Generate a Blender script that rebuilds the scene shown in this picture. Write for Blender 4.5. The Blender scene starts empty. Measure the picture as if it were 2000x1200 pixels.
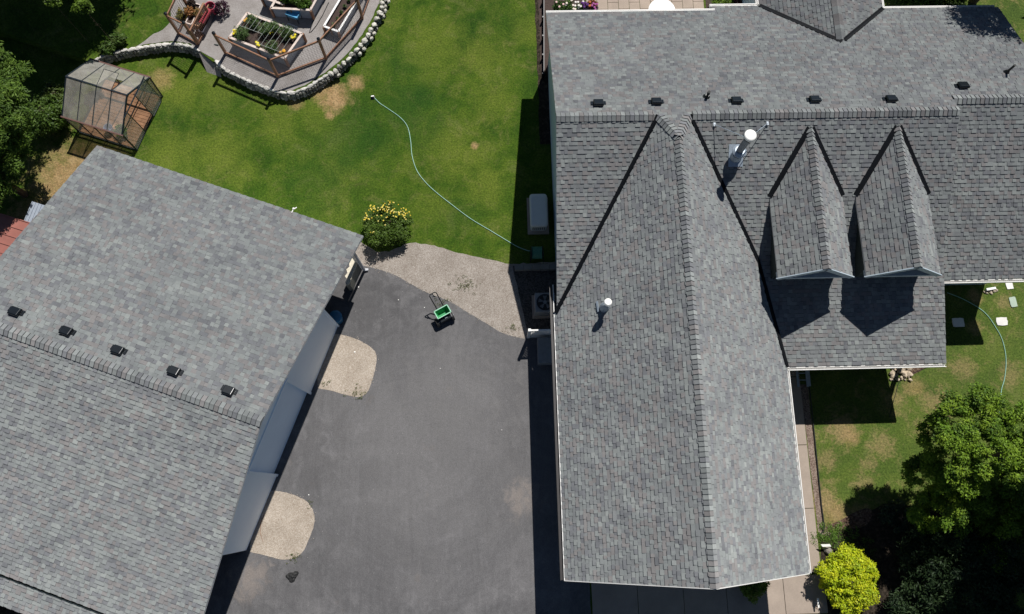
import bpy, bmesh, math, random
import numpy as np
from mathutils import Vector, Matrix
random.seed(7); RNG = np.random.default_rng(7)
R_ = math.radians
sc = bpy.context.scene
COL = sc.collection

# ------------------------------------------------------------------ camera
F_PX, NX, NY, YAW, CAM_H = 1550.0, -26.0, 372.0, R_(1.25), 30.0
_d = Vector((NX, -NY, -F_PX)).normalized(); _zc = -_d
_yw = (Vector((0, 1, 0)) - _zc * _zc.y).normalized(); _xw = _yw.cross(_zc)
_M = Matrix((_xw, _yw, _zc))
ROT = Matrix.Rotation(-YAW, 3, 'Z') @ _M
cam = bpy.data.cameras.new('camera'); cam.sensor_width = 36; cam.lens = 36 * F_PX / 2000
cam.clip_start = .1; cam.clip_end = 2000
co = bpy.data.objects.new('camera', cam); COL.objects.link(co)
co.matrix_world = Matrix.Translation((0, 0, CAM_H)) @ ROT.to_4x4()
sc.camera = co
def at(px, py, z=0.0):                      # photo pixel (2000x1200) -> world point at height z
    r = ROT @ Vector((px - 1000, 600 - py, -F_PX)); t = (z - CAM_H) / r.z
    return Vector((r.x * t, r.y * t, z))

# ------------------------------------------------------------------ light
SUN = Vector((.29, .66, 1.0)).normalized()
w = bpy.data.worlds.new('World'); sc.world = w; w.use_nodes = True
nt = w.node_tree; bg = nt.nodes['Background']
sky = nt.nodes.new('ShaderNodeTexSky'); sky.sky_type = 'NISHITA'; sky.sun_disc = False
sky.sun_elevation = math.asin(SUN.z); sky.sun_rotation = math.atan2(SUN.x, SUN.y)
sky.altitude = 1200; sky.air_density = .75; sky.dust_density = 0.2; sky.ozone_density = 1.0
nt.links.new(sky.outputs[0], bg.inputs[0]); bg.inputs[1].default_value = .05
sl = bpy.data.lights.new('sun', 'SUN'); sl.energy = 5.0; sl.angle = R_(.5); sl.color = (1, .97, .93)
so = bpy.data.objects.new('sun', sl); COL.objects.link(so); so.location = SUN * 60
so.rotation_euler = SUN.to_track_quat('Z', 'Y').to_euler()
sc.view_settings.view_transform = 'Standard'; sc.view_settings.look = 'None'
sc.view_settings.exposure = 0.12; sc.view_settings.gamma = 1
sc.render.engine = 'CYCLES'

# ------------------------------------------------------------------ materials
MATS = {}
def newmat(name):
    m = bpy.data.materials.new(name); m.use_nodes = True; MATS[name] = m
    n = m.node_tree; b = n.nodes['Principled BSDF']
    return m, n, b
def N(n, t, **k):
    x = n.nodes.new(t)
    for a, v in k.items():
        if a.startswith('i_'): x.inputs[int(a[2:]) if a[2:].isdigit() else a[2:]].default_value = v
        else: setattr(x, a, v)
    return x
def noise(n, vec, scale, detail=4, rough=.55, dist=0):
    x = N(n, 'ShaderNodeTexNoise'); x.inputs['Scale'].default_value = scale
    x.inputs['Detail'].default_value = detail; x.inputs['Roughness'].default_value = rough
    x.inputs['Distortion'].default_value = dist
    n.links.new(vec, x.inputs['Vector']); return x.outputs[0]
def ramp(n, fac, stops):
    x = N(n, 'ShaderNodeValToRGB'); e = x.color_ramp.elements
    while len(e) < len(stops): e.new(.5)
    for i, (p, c) in enumerate(stops):
        e[i].position = p; e[i].color = (*c, 1) if len(c) == 3 else c
    n.links.new(fac, x.inputs[0]); return x.outputs[0]
def mix(n, fac, a, b, mode='MIX'):
    x = N(n, 'ShaderNodeMix'); x.data_type = 'RGBA'; x.blend_type = mode
    for s, v in ((0, fac), (6, a), (7, b)):
        if isinstance(v, bpy.types.NodeSocket): n.links.new(v, x.inputs[s])
        else: x.inputs[s].default_value = v if s == 0 else (*v, 1)
    return x.outputs[2]
def math_(n, op, a, b=0.0, c=0.0):
    x = N(n, 'ShaderNodeMath'); x.operation = op
    for s, v in enumerate((a, b, c)):
        if isinstance(v, bpy.types.NodeSocket): n.links.new(v, x.inputs[s])
        else: x.inputs[s].default_value = v
    return x.outputs[0]
def bump(n, b, h, strength=.3, dist=.02):
    x = N(n, 'ShaderNodeBump'); x.inputs['Strength'].default_value = strength
    x.inputs['Distance'].default_value = dist
    n.links.new(h, x.inputs['Height']); n.links.new(x.outputs[0], b.inputs['Normal'])
def pos(n):
    return N(n, 'ShaderNodeNewGeometry').outputs['Position']

def plain(name, col, rough=.6, metal=0, var=.12, scale=6, bumpy=.0, spec=.5):
    m, n, b = newmat(name)
    p = N(n, 'ShaderNodeTexCoord').outputs['Object']
    f = noise(n, p, scale, 6, .6)
    lo = tuple(c * (1 - var) for c in col); hi = tuple(min(1, c * (1 + var)) for c in col)
    n.links.new(ramp(n, f, [(.3, lo), (.7, hi)]), b.inputs['Base Color'])
    b.inputs['Roughness'].default_value = rough; b.inputs['Metallic'].default_value = metal
    b.inputs['Specular IOR Level'].default_value = spec
    if bumpy: bump(n, b, noise(n, p, scale * 5, 4), bumpy, .01)
    return m
def tinted(name, rough=.85, gran=.25, gscale=90, trans=0.0, spec=.25, dr=0.0):
    """albedo per face from the 'tint' attribute, with granule noise"""
    m, n, b = newmat(name)
    a = N(n, 'ShaderNodeAttribute', attribute_name='tint').outputs['Color']
    p = pos(n); f = noise(n, p, gscale, 3, .7); g = noise(n, p, .55, 4, .6)
    c = mix(n, 1.0, a, ramp(n, f, [(.3, (1 - gran,) * 3), (.7, (1 + gran,) * 3)]), 'MULTIPLY')
    c = mix(n, 1.0, c, ramp(n, g, [(.3, (.92, .92, .92)), (.7, (1.08, 1.07, 1.06))]), 'MULTIPLY')
    if dr:                                                          # rough mineral surface with faint weather stains
        c = mix(n, 1.0, c, ramp(n, noise(n, p, 1.6, 6, .7, .8), [(.36, (.88, .885, .89)), (.5, (1, 1, 1)), (.64, (1.06, 1.06, 1.05))]), 'MULTIPLY')
        if 'Diffuse Roughness' in b.inputs: b.inputs['Diffuse Roughness'].default_value = dr
    n.links.new(c, b.inputs['Base Color']); b.inputs['Roughness'].default_value = rough
    b.inputs['Specular IOR Level'].default_value = spec
    if trans:
        out = n.nodes['Material Output']; t = N(n, 'ShaderNodeBsdfTranslucent'); n.links.new(c, t.inputs[0])
        s = N(n, 'ShaderNodeMixShader'); s.inputs[0].default_value = trans
        n.links.new(b.outputs[0], s.inputs[1]); n.links.new(t.outputs[0], s.inputs[2]); n.links.new(s.outputs[0], out.inputs[0])
    else:
        bump(n, b, f, .25, .01)
    return m
SHING = tinted('asphalt_shingle', .9, .16, 70, spec=.12, dr=1.0)
LEAF = tinted('leaf', .55, .2, 30, trans=.3, spec=.3)
CONIF = tinted('conifer_leaf', .6, .2, 30, trans=.18, spec=.2)
PETAL = tinted('petal', .6, .1, 30, trans=.2)
STONE = tinted('pale_stone', .85, .22, 25)
TRIM = plain('white_trim', (.8, .79, .76), .5, var=.04, scale=3)
DECK = plain('roof_edge', (.16, .16, .165), .7)
VALLEY = plain('valley_metal', (.004, .005, .007), .6, var=.3, scale=2, spec=.15)
BLUEWALL = plain('grey_siding', (.50, .60, .66), .7, var=.04, scale=1)
GARWALL = plain('garage_siding', (.80, .89, .98), .65, var=.05, scale=.5)
GARDOOR = plain('garage_door_paint', (.68, .82, .97), .5, var=.05, scale=.6)
DARKWALL = plain('dark_siding', (.05, .065, .06), .8)
DORM = plain('dormer_trim', (.44, .52, .58), .6, var=.08)
BLACK = plain('black_plastic', (.006, .009, .012), .28, var=.2, scale=8, spec=.4)
RUBBER = plain('black_rubber', (.012, .012, .012), .7)
GALV = plain('galvanised_steel', (.36, .42, .48), .5, metal=.4, var=.15, scale=9)
PIPEM = plain('weathered_pipe', (.22, .24, .26), .5, metal=.3, var=.15)
WHITE = plain('white_metal', (.85, .84, .8), .35, var=.05)
WOOD = plain('cedar_wood', (.26, .13, .075), .75, var=.3, scale=9, bumpy=.2)
PALEWOOD = plain('pale_wood', (.60, .50, .44), .75, var=.2, scale=9)
PANELM = plain('corrugated_panel', (.32, .36, .42), .45, metal=.2, var=.15)
SOIL = plain('soil', (.055, .036, .03), .95, var=.4, scale=18, bumpy=.6)
CONC = None

def mat_lawn():
    m, n, b = newmat('lawn'); p = pos(n)
    n1 = noise(n, p, .28, 5, .6, .4); n2 = noise(n, p, .9, 7, .68, .6); n3 = noise(n, p, 14, 5, .75); n4 = noise(n, p, 60, 2, .6)
    c = ramp(n, n1, [(.36, (.024, .052, .006)), (.46, (.042, .074, .007)), (.54, (.064, .096, .010)), (.64, (.088, .108, .018))])
    c2 = ramp(n, n2, [(.36, (.018, .044, .005)), (.46, (.040, .072, .008)), (.56, (.078, .100, .014)), (.66, (.125, .125, .04))])
    c = mix(n, .55, c, c2)
    dry = ramp(n, noise(n, p, 1.5, 8, .74, 1.0), [(.53, (0, 0, 0)), (.72, (1, 1, 1))])
    mapx = N(n, 'ShaderNodeSeparateXYZ'); n.links.new(p, mapx.inputs[0])
    east = math_(n, 'SMOOTHSTEP', mapx.outputs[0], 6, 11) if False else None
    mr = N(n, 'ShaderNodeMapRange'); mr.inputs[1].default_value = 6; mr.inputs[2].default_value = 11; mr.inputs[3].default_value = .4; mr.inputs[4].default_value = 1.0
    n.links.new(mapx.outputs[0], mr.inputs[0])
    mr2 = N(n, 'ShaderNodeMapRange'); mr2.inputs[1].default_value = 6; mr2.inputs[2].default_value = 11; mr2.inputs[3].default_value = 0; mr2.inputs[4].default_value = .3
    n.links.new(mapx.outputs[0], mr2.inputs[0])
    c = mix(n, mr2.outputs[0], c, (.115, .125, .045))
    c = mix(n, math_(n, 'MULTIPLY', dry, mr.outputs[0]), c, (.20, .145, .07))
    # growth differences across the lawn: lush dark areas, pale yellow-green areas, ragged dry tan areas on the right
    pn = noise(n, p, 1.3, 6, .7); pn2 = noise(n, p, 3.2, 7, .78, .6)
    def patch(c, items, col, ns, amp, lo, hi):
        acc = None
        for (px, py, rad, st) in items:
            q_ = at(px, py); d_ = N(n, 'ShaderNodeVectorMath'); d_.operation = 'DISTANCE'; n.links.new(p, d_.inputs[0]); d_.inputs[1].default_value = (q_.x, q_.y, 0)
            k_ = math_(n, 'ADD', math_(n, 'DIVIDE', d_.outputs['Value'], rad), math_(n, 'MULTIPLY', math_(n, 'SUBTRACT', ns, .5), amp))
            m_ = N(n, 'ShaderNodeMapRange'); m_.interpolation_type = 'SMOOTHSTEP'; m_.inputs[1].default_value = hi; m_.inputs[2].default_value = lo; m_.inputs[3].default_value = 0; m_.inputs[4].default_value = st
            n.links.new(k_, m_.inputs[0]); acc = m_.outputs[0] if acc is None else math_(n, 'MAXIMUM', acc, m_.outputs[0])
        return mix(n, acc, c, col)
    c = patch(c, [(800, 215, 1.7, .6), (690, 265, 1.9, .55), (790, 130, 1.2, .45), (620, 345, 1.6, .4), (440, 190, 1.0, .4), (900, 420, 1.0, .4), (330, 215, .6, .4)], (.022, .056, .009), pn, 2.0, .2, 1.3)
    c = patch(c, [(345, 175, 1.0, .6), (430, 180, .9, .5), (330, 300, 1.4, .5), (430, 300, 1.3, .5), (540, 235, 1.0, .45), (850, 90, 1.5, .4), (940, 110, 1.1, .5), (900, 300, 1.2, .4), (950, 360, .9, .5), (620, 230, .9, .35), (1030, 60, .8, .4), (960, 200, .9, .45), (470, 340, .8, .4), (850, 400, .8, .3)], (.135, .145, .024), pn, 2.2, .2, 1.3)
    c = mix(n, 1.0, c, (.98, 1.13, 1.0), 'MULTIPLY')
    c = patch(c, [(1640, 836, .9, .7), (1722, 870, .7, .55), (1612, 900, .6, .5), (1606, 975, .8, .75), (1690, 940, .5, .45), (1745, 785, .8, .5), (1830, 790, .9, .55), (1700, 905, .4, .5), (1885, 720, .7, .5), (1975, 730, .7, .45), (1640, 1000, .5, .5), (1800, 835, .5, .4), (1960, 590, .5, .4)], (.27, .195, .10), pn2, 3.2, .15, .95)
    # bare sandy patches
    wn = noise(n, p, 2.6, 8, .78); tot = None
    for (x, y, r, s) in ((-6.45, 16.25, .62, 1.0), (-6.9, 16.55, .5, .8), (-6.63, 15.46, .2, .9), (-.68, 13.99, .16, .9), (-16.6, 12.7, 1.8, .9), (-17.6, 10.8, 1.5, .95), (-15.5, 13.4, .8, .7), (-13.6, 17.2, .5, .55),
                         (-5.6, 16.9, .35, .8), (-8.0, 16.0, .3, .6), (13.3, 1.9, .35, .6), (12.3, -.9, .45, .6), (13.3, -1.3, .7, .7), (16.0, 3.7, .4, .5), (18.9, 7.2, .3, .7), (18.7, 6.0, .3, .5), (-15.2, 13.9, .4, .4)):
        d = N(n, 'ShaderNodeVectorMath'); d.operation = 'DISTANCE'; n.links.new(p, d.inputs[0]); d.inputs[1].default_value = (x, y, 0)
        q = math_(n, 'DIVIDE', d.outputs['Value'], r); q = math_(n, 'ADD', q, math_(n, 'MULTIPLY', math_(n, 'SUBTRACT', wn, .5), 2.6))
        r2 = N(n, 'ShaderNodeMapRange'); r2.inputs[1].default_value = 1.35; r2.inputs[2].default_value = .45; r2.inputs[3].default_value = 0; r2.inputs[4].default_value = s
        n.links.new(q, r2.inputs[0]); tot = r2.outputs[0] if tot is None else math_(n, 'MAXIMUM', tot, r2.outputs[0])
    c = mix(n, tot, c, ramp(n, noise(n, p, 4, 4), [(.3, (.25, .16, .075)), (.7, (.36, .25, .13))]))
    c = mix(n, 1.0, c, ramp(n, n3, [(.30, (.40, .44, .40)), (.5, (.98, .98, .98)), (.70, (1.65, 1.55, 1.5))]), 'MULTIPLY')
    c = mix(n, .7, c, ramp(n, n4, [(.3, (.55, .6, .5)), (.7, (1.4, 1.35, 1.4))]), 'MULTIPLY')
    n.links.new(c, b.inputs['Base Color']); b.inputs['Roughness'].default_value = .9; b.inputs['Specular IOR Level'].default_value = .1
    bump(n, b, n3, .6, .04); return m
def mat_asphalt():
    m, n, b = newmat('asphalt'); p = pos(n)
    n1 = noise(n, p, .3, 6, .62, 1.2); n2 = noise(n, p, 1.7, 7, .65, .9); n3 = noise(n, p, 45, 3, .7)
    mp = N(n, 'ShaderNodeMapping'); mp.inputs['Scale'].default_value = (2.6, .35, 1); mp.inputs['Rotation'].default_value = (0, 0, R_(8)); n.links.new(p, mp.inputs[0])
    st = noise(n, mp.outputs[0], 1.3, 6, .7, 1.5)
    c = ramp(n, n1, [(.36, (.062, .060, .061)), (.5, (.104, .101, .102)), (.60, (.172, .166, .166))])
    c = mix(n, .55, c, ramp(n, n2, [(.36, (.062, .060, .062)), (.5, (.100, .098, .099)), (.64, (.17, .165, .165))]))
    sp_ = N(n, 'ShaderNodeSeparateXYZ'); n.links.new(p, sp_.inputs[0])
    rr_ = math_(n, 'SQRT', math_(n, 'ADD', math_(n, 'POWER', math_(n, 'ADD', sp_.outputs[0], 2.2), 2), math_(n, 'POWER', math_(n, 'ADD', sp_.outputs[1], -1.5), 2)))
    cb = N(n, 'ShaderNodeCombineXYZ'); n.links.new(math_(n, 'MULTIPLY', rr_, 3.0), cb.inputs[0]); n.links.new(math_(n, 'MULTIPLY', sp_.outputs[0], .45), cb.inputs[1]); n.links.new(math_(n, 'MULTIPLY', sp_.outputs[1], .35), cb.inputs[2])
    sw = noise(n, cb.outputs[0], .7, 6, .7, 2.5)
    c = mix(n, .2, c, ramp(n, sw, [(.32, (.055, .055, .058)), (.68, (.165, .16, .165))]))
    c = mix(n, .25, c, ramp(n, st, [(.3, (.055, .055, .058)), (.7, (.16, .156, .160))]))
    for (px, py, rad, st, cl) in ((820, 900, 5.0, .42, (.165, .160, .158)), (880, 760, 2.6, .3, (.17, .165, .162)), (487, 1135, .8, .6, (.25, .215, .19)), (1022, 975, .7, .55, (.25, .215, .19)), (705, 600, 2.2, .35, (.06, .059, .06)), (600, 880, 1.6, .35, (.062, .06, .062))):
        q_ = at(px, py); d_ = N(n, 'ShaderNodeVectorMath'); d_.operation = 'DISTANCE'; n.links.new(p, d_.inputs[0]); d_.inputs[1].default_value = (q_.x, q_.y, 0)
        k_ = math_(n, 'ADD', math_(n, 'DIVIDE', d_.outputs['Value'], rad), math_(n, 'MULTIPLY', math_(n, 'SUBTRACT', n2, .5), 3.0))
        m_ = N(n, 'ShaderNodeMapRange'); m_.interpolation_type = 'SMOOTHSTEP'; m_.inputs[1].default_value = 1.2; m_.inputs[2].default_value = .1; m_.inputs[3].default_value = 0; m_.inputs[4].default_value = st
        n.links.new(k_, m_.inputs[0]); c = mix(n, m_.outputs[0], c, cl)
    sp = ramp(n, noise(n, p, .9, 3, .5), [(.66, (0, 0, 0)), (.78, (1, 1, 1))])
    c = mix(n, math_(n, 'MULTIPLY', sp, .45), c, (.15, .125, .105))
    c = mix(n, 1.0, c, ramp(n, n3, [(.3, (.72, .72, .72)), (.7, (1.3, 1.3, 1.3))]), 'MULTIPLY')
    v = N(n, 'ShaderNodeTexVoronoi'); v.inputs['Scale'].default_value = 5.5; n.links.new(p, v.inputs[0])
    spk = math_(n, 'LESS_THAN', v.outputs['Distance'], .045)
    c = mix(n, math_(n, 'MULTIPLY', spk, math_(n, 'GREATER_THAN', noise(n, p, 2.3, 2), .56)), c, (.45, .43, .4))
    n.links.new(c, b.inputs['Base Color']); b.inputs['Roughness'].default_value = .85; b.inputs['Specular IOR Level'].default_value = .3
    bump(n, b, n3, .35, .01); return m
def mat_gravel(name, cols, weeds=0.0, scale=26):
    m, n, b = newmat(name); p = pos(n)
    v = N(n, 'ShaderNodeTexVoronoi'); v.inputs['Scale'].default_value = scale; n.links.new(p, v.inputs[0])
    sx = N(n, 'ShaderNodeSeparateColor'); n.links.new(v.outputs['Color'], sx.inputs[0])
    c = ramp(n, sx.outputs[0], [(.0, cols[0]), (.35, cols[1]), (.7, cols[2]), (1.0, cols[3])])
    n2 = noise(n, p, 1.4, 5, .65)
    c = mix(n, 1.0, c, ramp(n, n2, [(.3, (.82, .80, .78)), (.7, (1.12, 1.12, 1.12))]), 'MULTIPLY')
    dk = ramp(n, v.outputs['Distance'], [(.0, (1.1, 1.1, 1.1)), (.75, (.62, .6, .58))])
    c = mix(n, .5, c, dk, 'MULTIPLY')
    if weeds:
        wd = ramp(n, noise(n, p, 1.0, 6, .75, .5), [(.70 - weeds * .1, (0, 0, 0)), (.82, (1, 1, 1))])
        c = mix(n, math_(n, 'MULTIPLY', wd, .7), c, (.07, .08, .02))
    n.links.new(c, b.inputs['Base Color']); b.inputs['Roughness'].default_value = .95; b.inputs['Specular IOR Level'].default_value = .15
    bump(n, b, v.outputs['Distance'], -.5, .03) if False else bump(n, b, noise(n, p, 30, 3), .5, .03)
    return m
def mat_concrete(name, col):
    m, n, b = newmat(name); p = pos(n)
    c = ramp(n, noise(n, p, 1.2, 6, .65), [(.3, tuple(x * .85 for x in col)), (.7, tuple(x * 1.1 for x in col))])
    c = mix(n, 1.0, c, ramp(n, noise(n, p, 40, 3, .7), [(.3, (.9, .9, .9)), (.7, (1.08, 1.08, 1.08))]), 'MULTIPLY')
    n.links.new(c, b.inputs['Base Color']); b.inputs['Roughness'].default_value = .85
    bump(n, b, noise(n, p, 30, 3), .2, .01); return m
LAWN = mat_lawn(); ASPH = mat_asphalt()
GRAV = mat_gravel('tan_gravel', [(.24, .20, .17), (.31, .275, .24), (.355, .32, .285), (.45, .42, .38)], .6, 46)
GRAVG = mat_gravel('grey_gravel', [(.27, .25, .24), (.30, .282, .27), (.34, .32, .31), (.38, .365, .35)], .1, 60)
GRAVI = mat_gravel('island_gravel', [(.34, .28, .22), (.40, .345, .285), (.46, .40, .335), (.54, .49, .42)], .15, 44)
BARK = mat_gravel('bark_mulch', [(.05, .03, .022), (.1, .06, .045), (.15, .10, .07), (.2, .15, .11)], .3, 22)
CONC = mat_concrete('concrete', (.33, .27, .22)); PATIO = mat_concrete('patio_stone', (.36, .29, .23))
DIRTM = mat_gravel('shade_darkened_dirt', [(.02, .016, .011), (.03, .024, .018), (.045, .035, .026), (.07, .055, .04)], .6, 14)  # dirt colour darkened to stand in for tree shade over the planting bed
def mat_poly():
    m, n, b = newmat('polycarbonate'); out = n.nodes['Material Output']
    t = N(n, 'ShaderNodeBsdfTransparent'); t.inputs[0].default_value = (.93, .92, .90, 1)
    c = ramp(n, noise(n, N(n, 'ShaderNodeTexCoord').outputs['Object'], 2.2, 6, .65, .6), [(.3, (.34, .33, .29)), (.7, (.66, .64, .58))]); n.links.new(c, b.inputs['Base Color'])
    b.inputs['Roughness'].default_value = .16; b.inputs['Specular IOR Level'].default_value = .6
    s = N(n, 'ShaderNodeMixShader'); s.inputs[0].default_value = .26
    n.links.new(t.outputs[0], s.inputs[1]); n.links.new(b.outputs[0], s.inputs[2]); n.links.new(s.outputs[0], out.inputs[0]); return m
POLY = mat_poly()

# ------------------------------------------------------------------ mesh helpers
def link(o, parent=None):
    COL.objects.link(o)
    if parent is not None: o.parent = parent
    return o
def mesh_obj(name, verts, faces, mat, parent=None, tint=None, smooth=False):
    me = bpy.data.meshes.new(name); me.from_pydata([tuple(v) for v in verts], [], faces); me.update()
    for x in (mat if isinstance(mat, (list, tuple)) else [mat]): me.materials.append(x)
    if tint is not None:
        at_ = me.attributes.new('tint', 'FLOAT_COLOR', 'FACE')
        at_.data.foreach_set('color', np.asarray([(*t[:3], 1) for t in tint], dtype=np.float32).ravel())
    if smooth: me.polygons.foreach_set('use_smooth', [True] * len(me.polygons))
    o = bpy.data.objects.new(name, me); return link(o, parent)
def rrect(x0, x1, y0, y1, rr, z, k=5):
    out = []
    for cx_, cy_, a0 in ((x1 - rr, y1 - rr, 0), (x0 + rr, y1 - rr, 90), (x0 + rr, y0 + rr, 180), (x1 - rr, y0 + rr, 270)):
        for i in range(k + 1):
            a = math.radians(a0 + 90 * i / k); out.append(Vector((cx_ + rr * math.cos(a), cy_ + rr * math.sin(a), z)))
    return out
class MB:
    def __init__(s): s.v = []; s.f = []; s.t = []
    def add(s, vs, fs, tint=None):
        k = len(s.v); s.v += [Vector(v) for v in vs]; s.f += [tuple(i + k for i in f) for f in fs]; s.t += [tint] * len(fs); return s
    def box(s, x0, x1, y0, y1, z0, z1, tint=None):
        return s.add([(x0, y0, z0), (x1, y0, z0), (x1, y1, z0), (x0, y1, z0), (x0, y0, z1), (x1, y0, z1), (x1, y1, z1), (x0, y1, z1)],
              [(3, 2, 1, 0), (4, 5, 6, 7), (0, 1, 5, 4), (1, 2, 6, 5), (2, 3, 7, 6), (3, 0, 4, 7)], tint)
    def bar(s, a, b, w_, h_, up=Vector((0, 0, 1)), tint=None):      # rectangular bar a->b, w across, h along up
        a = Vector(a); b = Vector(b); d = (b - a).normalized(); up = Vector(up)
        if abs(d.dot(up)) > .98: up = Vector((0, 1, 0))
        sx = d.cross(up).normalized() * w_ / 2; u = sx.cross(d).normalized() * h_ / 2
        vs = [p + q for p in (a, b) for q in (-sx - u, sx - u, sx + u, -sx + u)]
        return s.add(vs, [(0, 1, 2, 3), (7, 6, 5, 4), (0, 4, 5, 1), (1, 5, 6, 2), (2, 6, 7, 3), (3, 7, 4, 0)], tint)
    def tube(s, pts, r, n=8, caps=True, tint=None):
        pts = [Vector(p) for p in pts]; rs = r if isinstance(r, (list, tuple)) else [r] * len(pts); k = len(s.v); u = None
        for i, p in enumerate(pts):
            d = (pts[min(i + 1, len(pts) - 1)] - pts[max(i - 1, 0)]).normalized()
            if u is None: u = d.orthogonal().normalized()
            u = (u - d * u.dot(d)).normalized(); v = d.cross(u)
            for j in range(n):
                a = 2 * math.pi * j / n; s.v.append(p + (u * math.cos(a) + v * math.sin(a)) * rs[i])
        for i in range(len(pts) - 1):
            for j in range(n):
                s.f.append((k + i * n + j, k + i * n + (j + 1) % n, k + (i + 1) * n + (j + 1) % n, k + (i + 1) * n + j)); s.t.append(tint)
        if caps:
            s.f.append(tuple(k + j for j in reversed(range(n)))); s.f.append(tuple(k + (len(pts) - 1) * n + j for j in range(n))); s.t += [tint, tint]
        return s
    def lathe(s, c, prof, n=16, axis=None, tint=None):              # prof: (r, z)
        c = Vector(c); k = len(s.v)
        for (r, z) in prof:
            for j in range(n):
                a = 2 * math.pi * j / n; q = Vector((r * math.cos(a), r * math.sin(a), z))
                s.v.append(c + (axis @ q if axis else q))
        for i in range(len(prof) - 1):
            for j in range(n):
                s.f.append((k + i * n + j, k + i * n + (j + 1) % n, k + (i + 1) * n + (j + 1) % n, k + (i + 1) * n + j)); s.t.append(tint)
        s.f.append(tuple(k + j for j in reversed(range(n)))); s.f.append(tuple(k + (len(prof) - 1) * n + j for j in range(n))); s.t += [tint, tint]
        return s
    def prism(s, pts, ext, tint=None):                              # polygon pts (3D) swept by vector ext
        n = len(pts); ext = Vector(ext); vs = [Vector(p) for p in pts] + [Vector(p) + ext for p in pts]
        return s.add(vs, [tuple(range(n))[::-1], tuple(range(n, 2 * n))] + [(i, (i + 1) % n, n + (i + 1) % n, n + i) for i in range(n)], tint)
    def blob(s, c, rx, ry, rz, jit=.18, rot=0, tint=None, n=7, m=4, rnd=random):
        vs = []; fs = []; c = Vector(c); cr, sr = math.cos(rot), math.sin(rot)
        vs.append((0, 0, 1)); 
        for i in range(1, m):
            th = math.pi * i / m
            for j in range(n):
                a = 2 * math.pi * j / n; q = 1 + rnd.uniform(-jit, jit)
                vs.append((math.sin(th) * math.cos(a) * q, math.sin(th) * math.sin(a) * q, math.cos(th) * q))
        vs.append((0, 0, -1)); L = len(vs) - 1
        for j in range(n): fs.append((0, 1 + j, 1 + (j + 1) % n)); fs.append((L, L - n + (j + 1) % n, L - n + j))
        for i in range(m - 2):
            for j in range(n): a = 1 + i * n; fs.append((a + j, a + n + j, a + n + (j + 1) % n, a + (j + 1) % n))
        out = []
        for x, y, z in vs:
            x, y, z = x * rx, y * ry, z * rz; out.append(c + Vector((x * cr - y * sr, x * sr + y * cr, z)))
        return s.add(out, fs, tint)
    def build(s, name, mat, parent=None, smooth=False, bev=0):
        t = s.t if any(x is not None for x in s.t) else None
        if t: t = [x if x is not None else (.2, .2, .2) for x in t]
        o = mesh_obj(name, s.v, s.f, mat, parent, t, smooth)
        if bev:
            bm = bmesh.new(); bm.from_mesh(o.data)
            bmesh.ops.bevel(bm, geom=bm.edges[:], offset=bev, segments=2, affect='EDGES', profile=.6)
            bm.to_mesh(o.data); bm.free()
        return o
def thing(name, label, cat, loc=(0, 0, 0), group=None):
    o = bpy.data.objects.new(name, None); o.location = loc; o.empty_display_size = .3; COL.objects.link(o)
    o['label'] = label; o['category'] = cat
    if group: o['group'] = group
    return o
def tag(o, label, cat, group=None, kind=None):
    o['label'] = label; o['category'] = cat
    if group: o['group'] = group
    if kind: o['kind'] = kind
    return o
def struct(o): o['kind'] = 'structure'; return o
def local(mb, loc):                                                 # shift world-built parts under an Empty at loc
    L = Vector(loc)
    for i, v in enumerate(mb.v): mb.v[i] = v - L
    return mb

# ------------------------------------------------------------------ shingles
PAL = [((.262, .283, .281), 28), ((.226, .239, .244), 26), ((.246, .235, .233), 20), ((.196, .204, .218), 13), ((.300, .322, .314), 9), ((.168, .175, .188), 4)]
PC = [tuple(.84 * c + .16 * m for c, m in zip(p[0], (.236, .246, .248))) for p in PAL]; PW = [p[1] for p in PAL]
def clip(poly, cp):                                                 # Sutherland-Hodgman, cp convex CCW
    out = poly
    for i in range(len(cp)):
        ax, ay = cp[i]; bx, by = cp[(i + 1) % len(cp)]; ex, ey = bx - ax, by - ay
        inp = out; out = []
        if not inp: return []
        pv = inp[-1]; pd = ex * (pv[1] - ay) - ey * (pv[0] - ax)
        for q in inp:
            d = ex * (q[1] - ay) - ey * (q[0] - ax)
            if d >= 0:
                if pd < 0: t = pd / (pd - d); out.append((pv[0] + (q[0] - pv[0]) * t, pv[1] + (q[1] - pv[1]) * t))
                out.append(q)
            elif pd >= 0: t = pd / (pd - d); out.append((pv[0] + (q[0] - pv[0]) * t, pv[1] + (q[1] - pv[1]) * t))
            pv, pd = q, d
    return out
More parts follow.
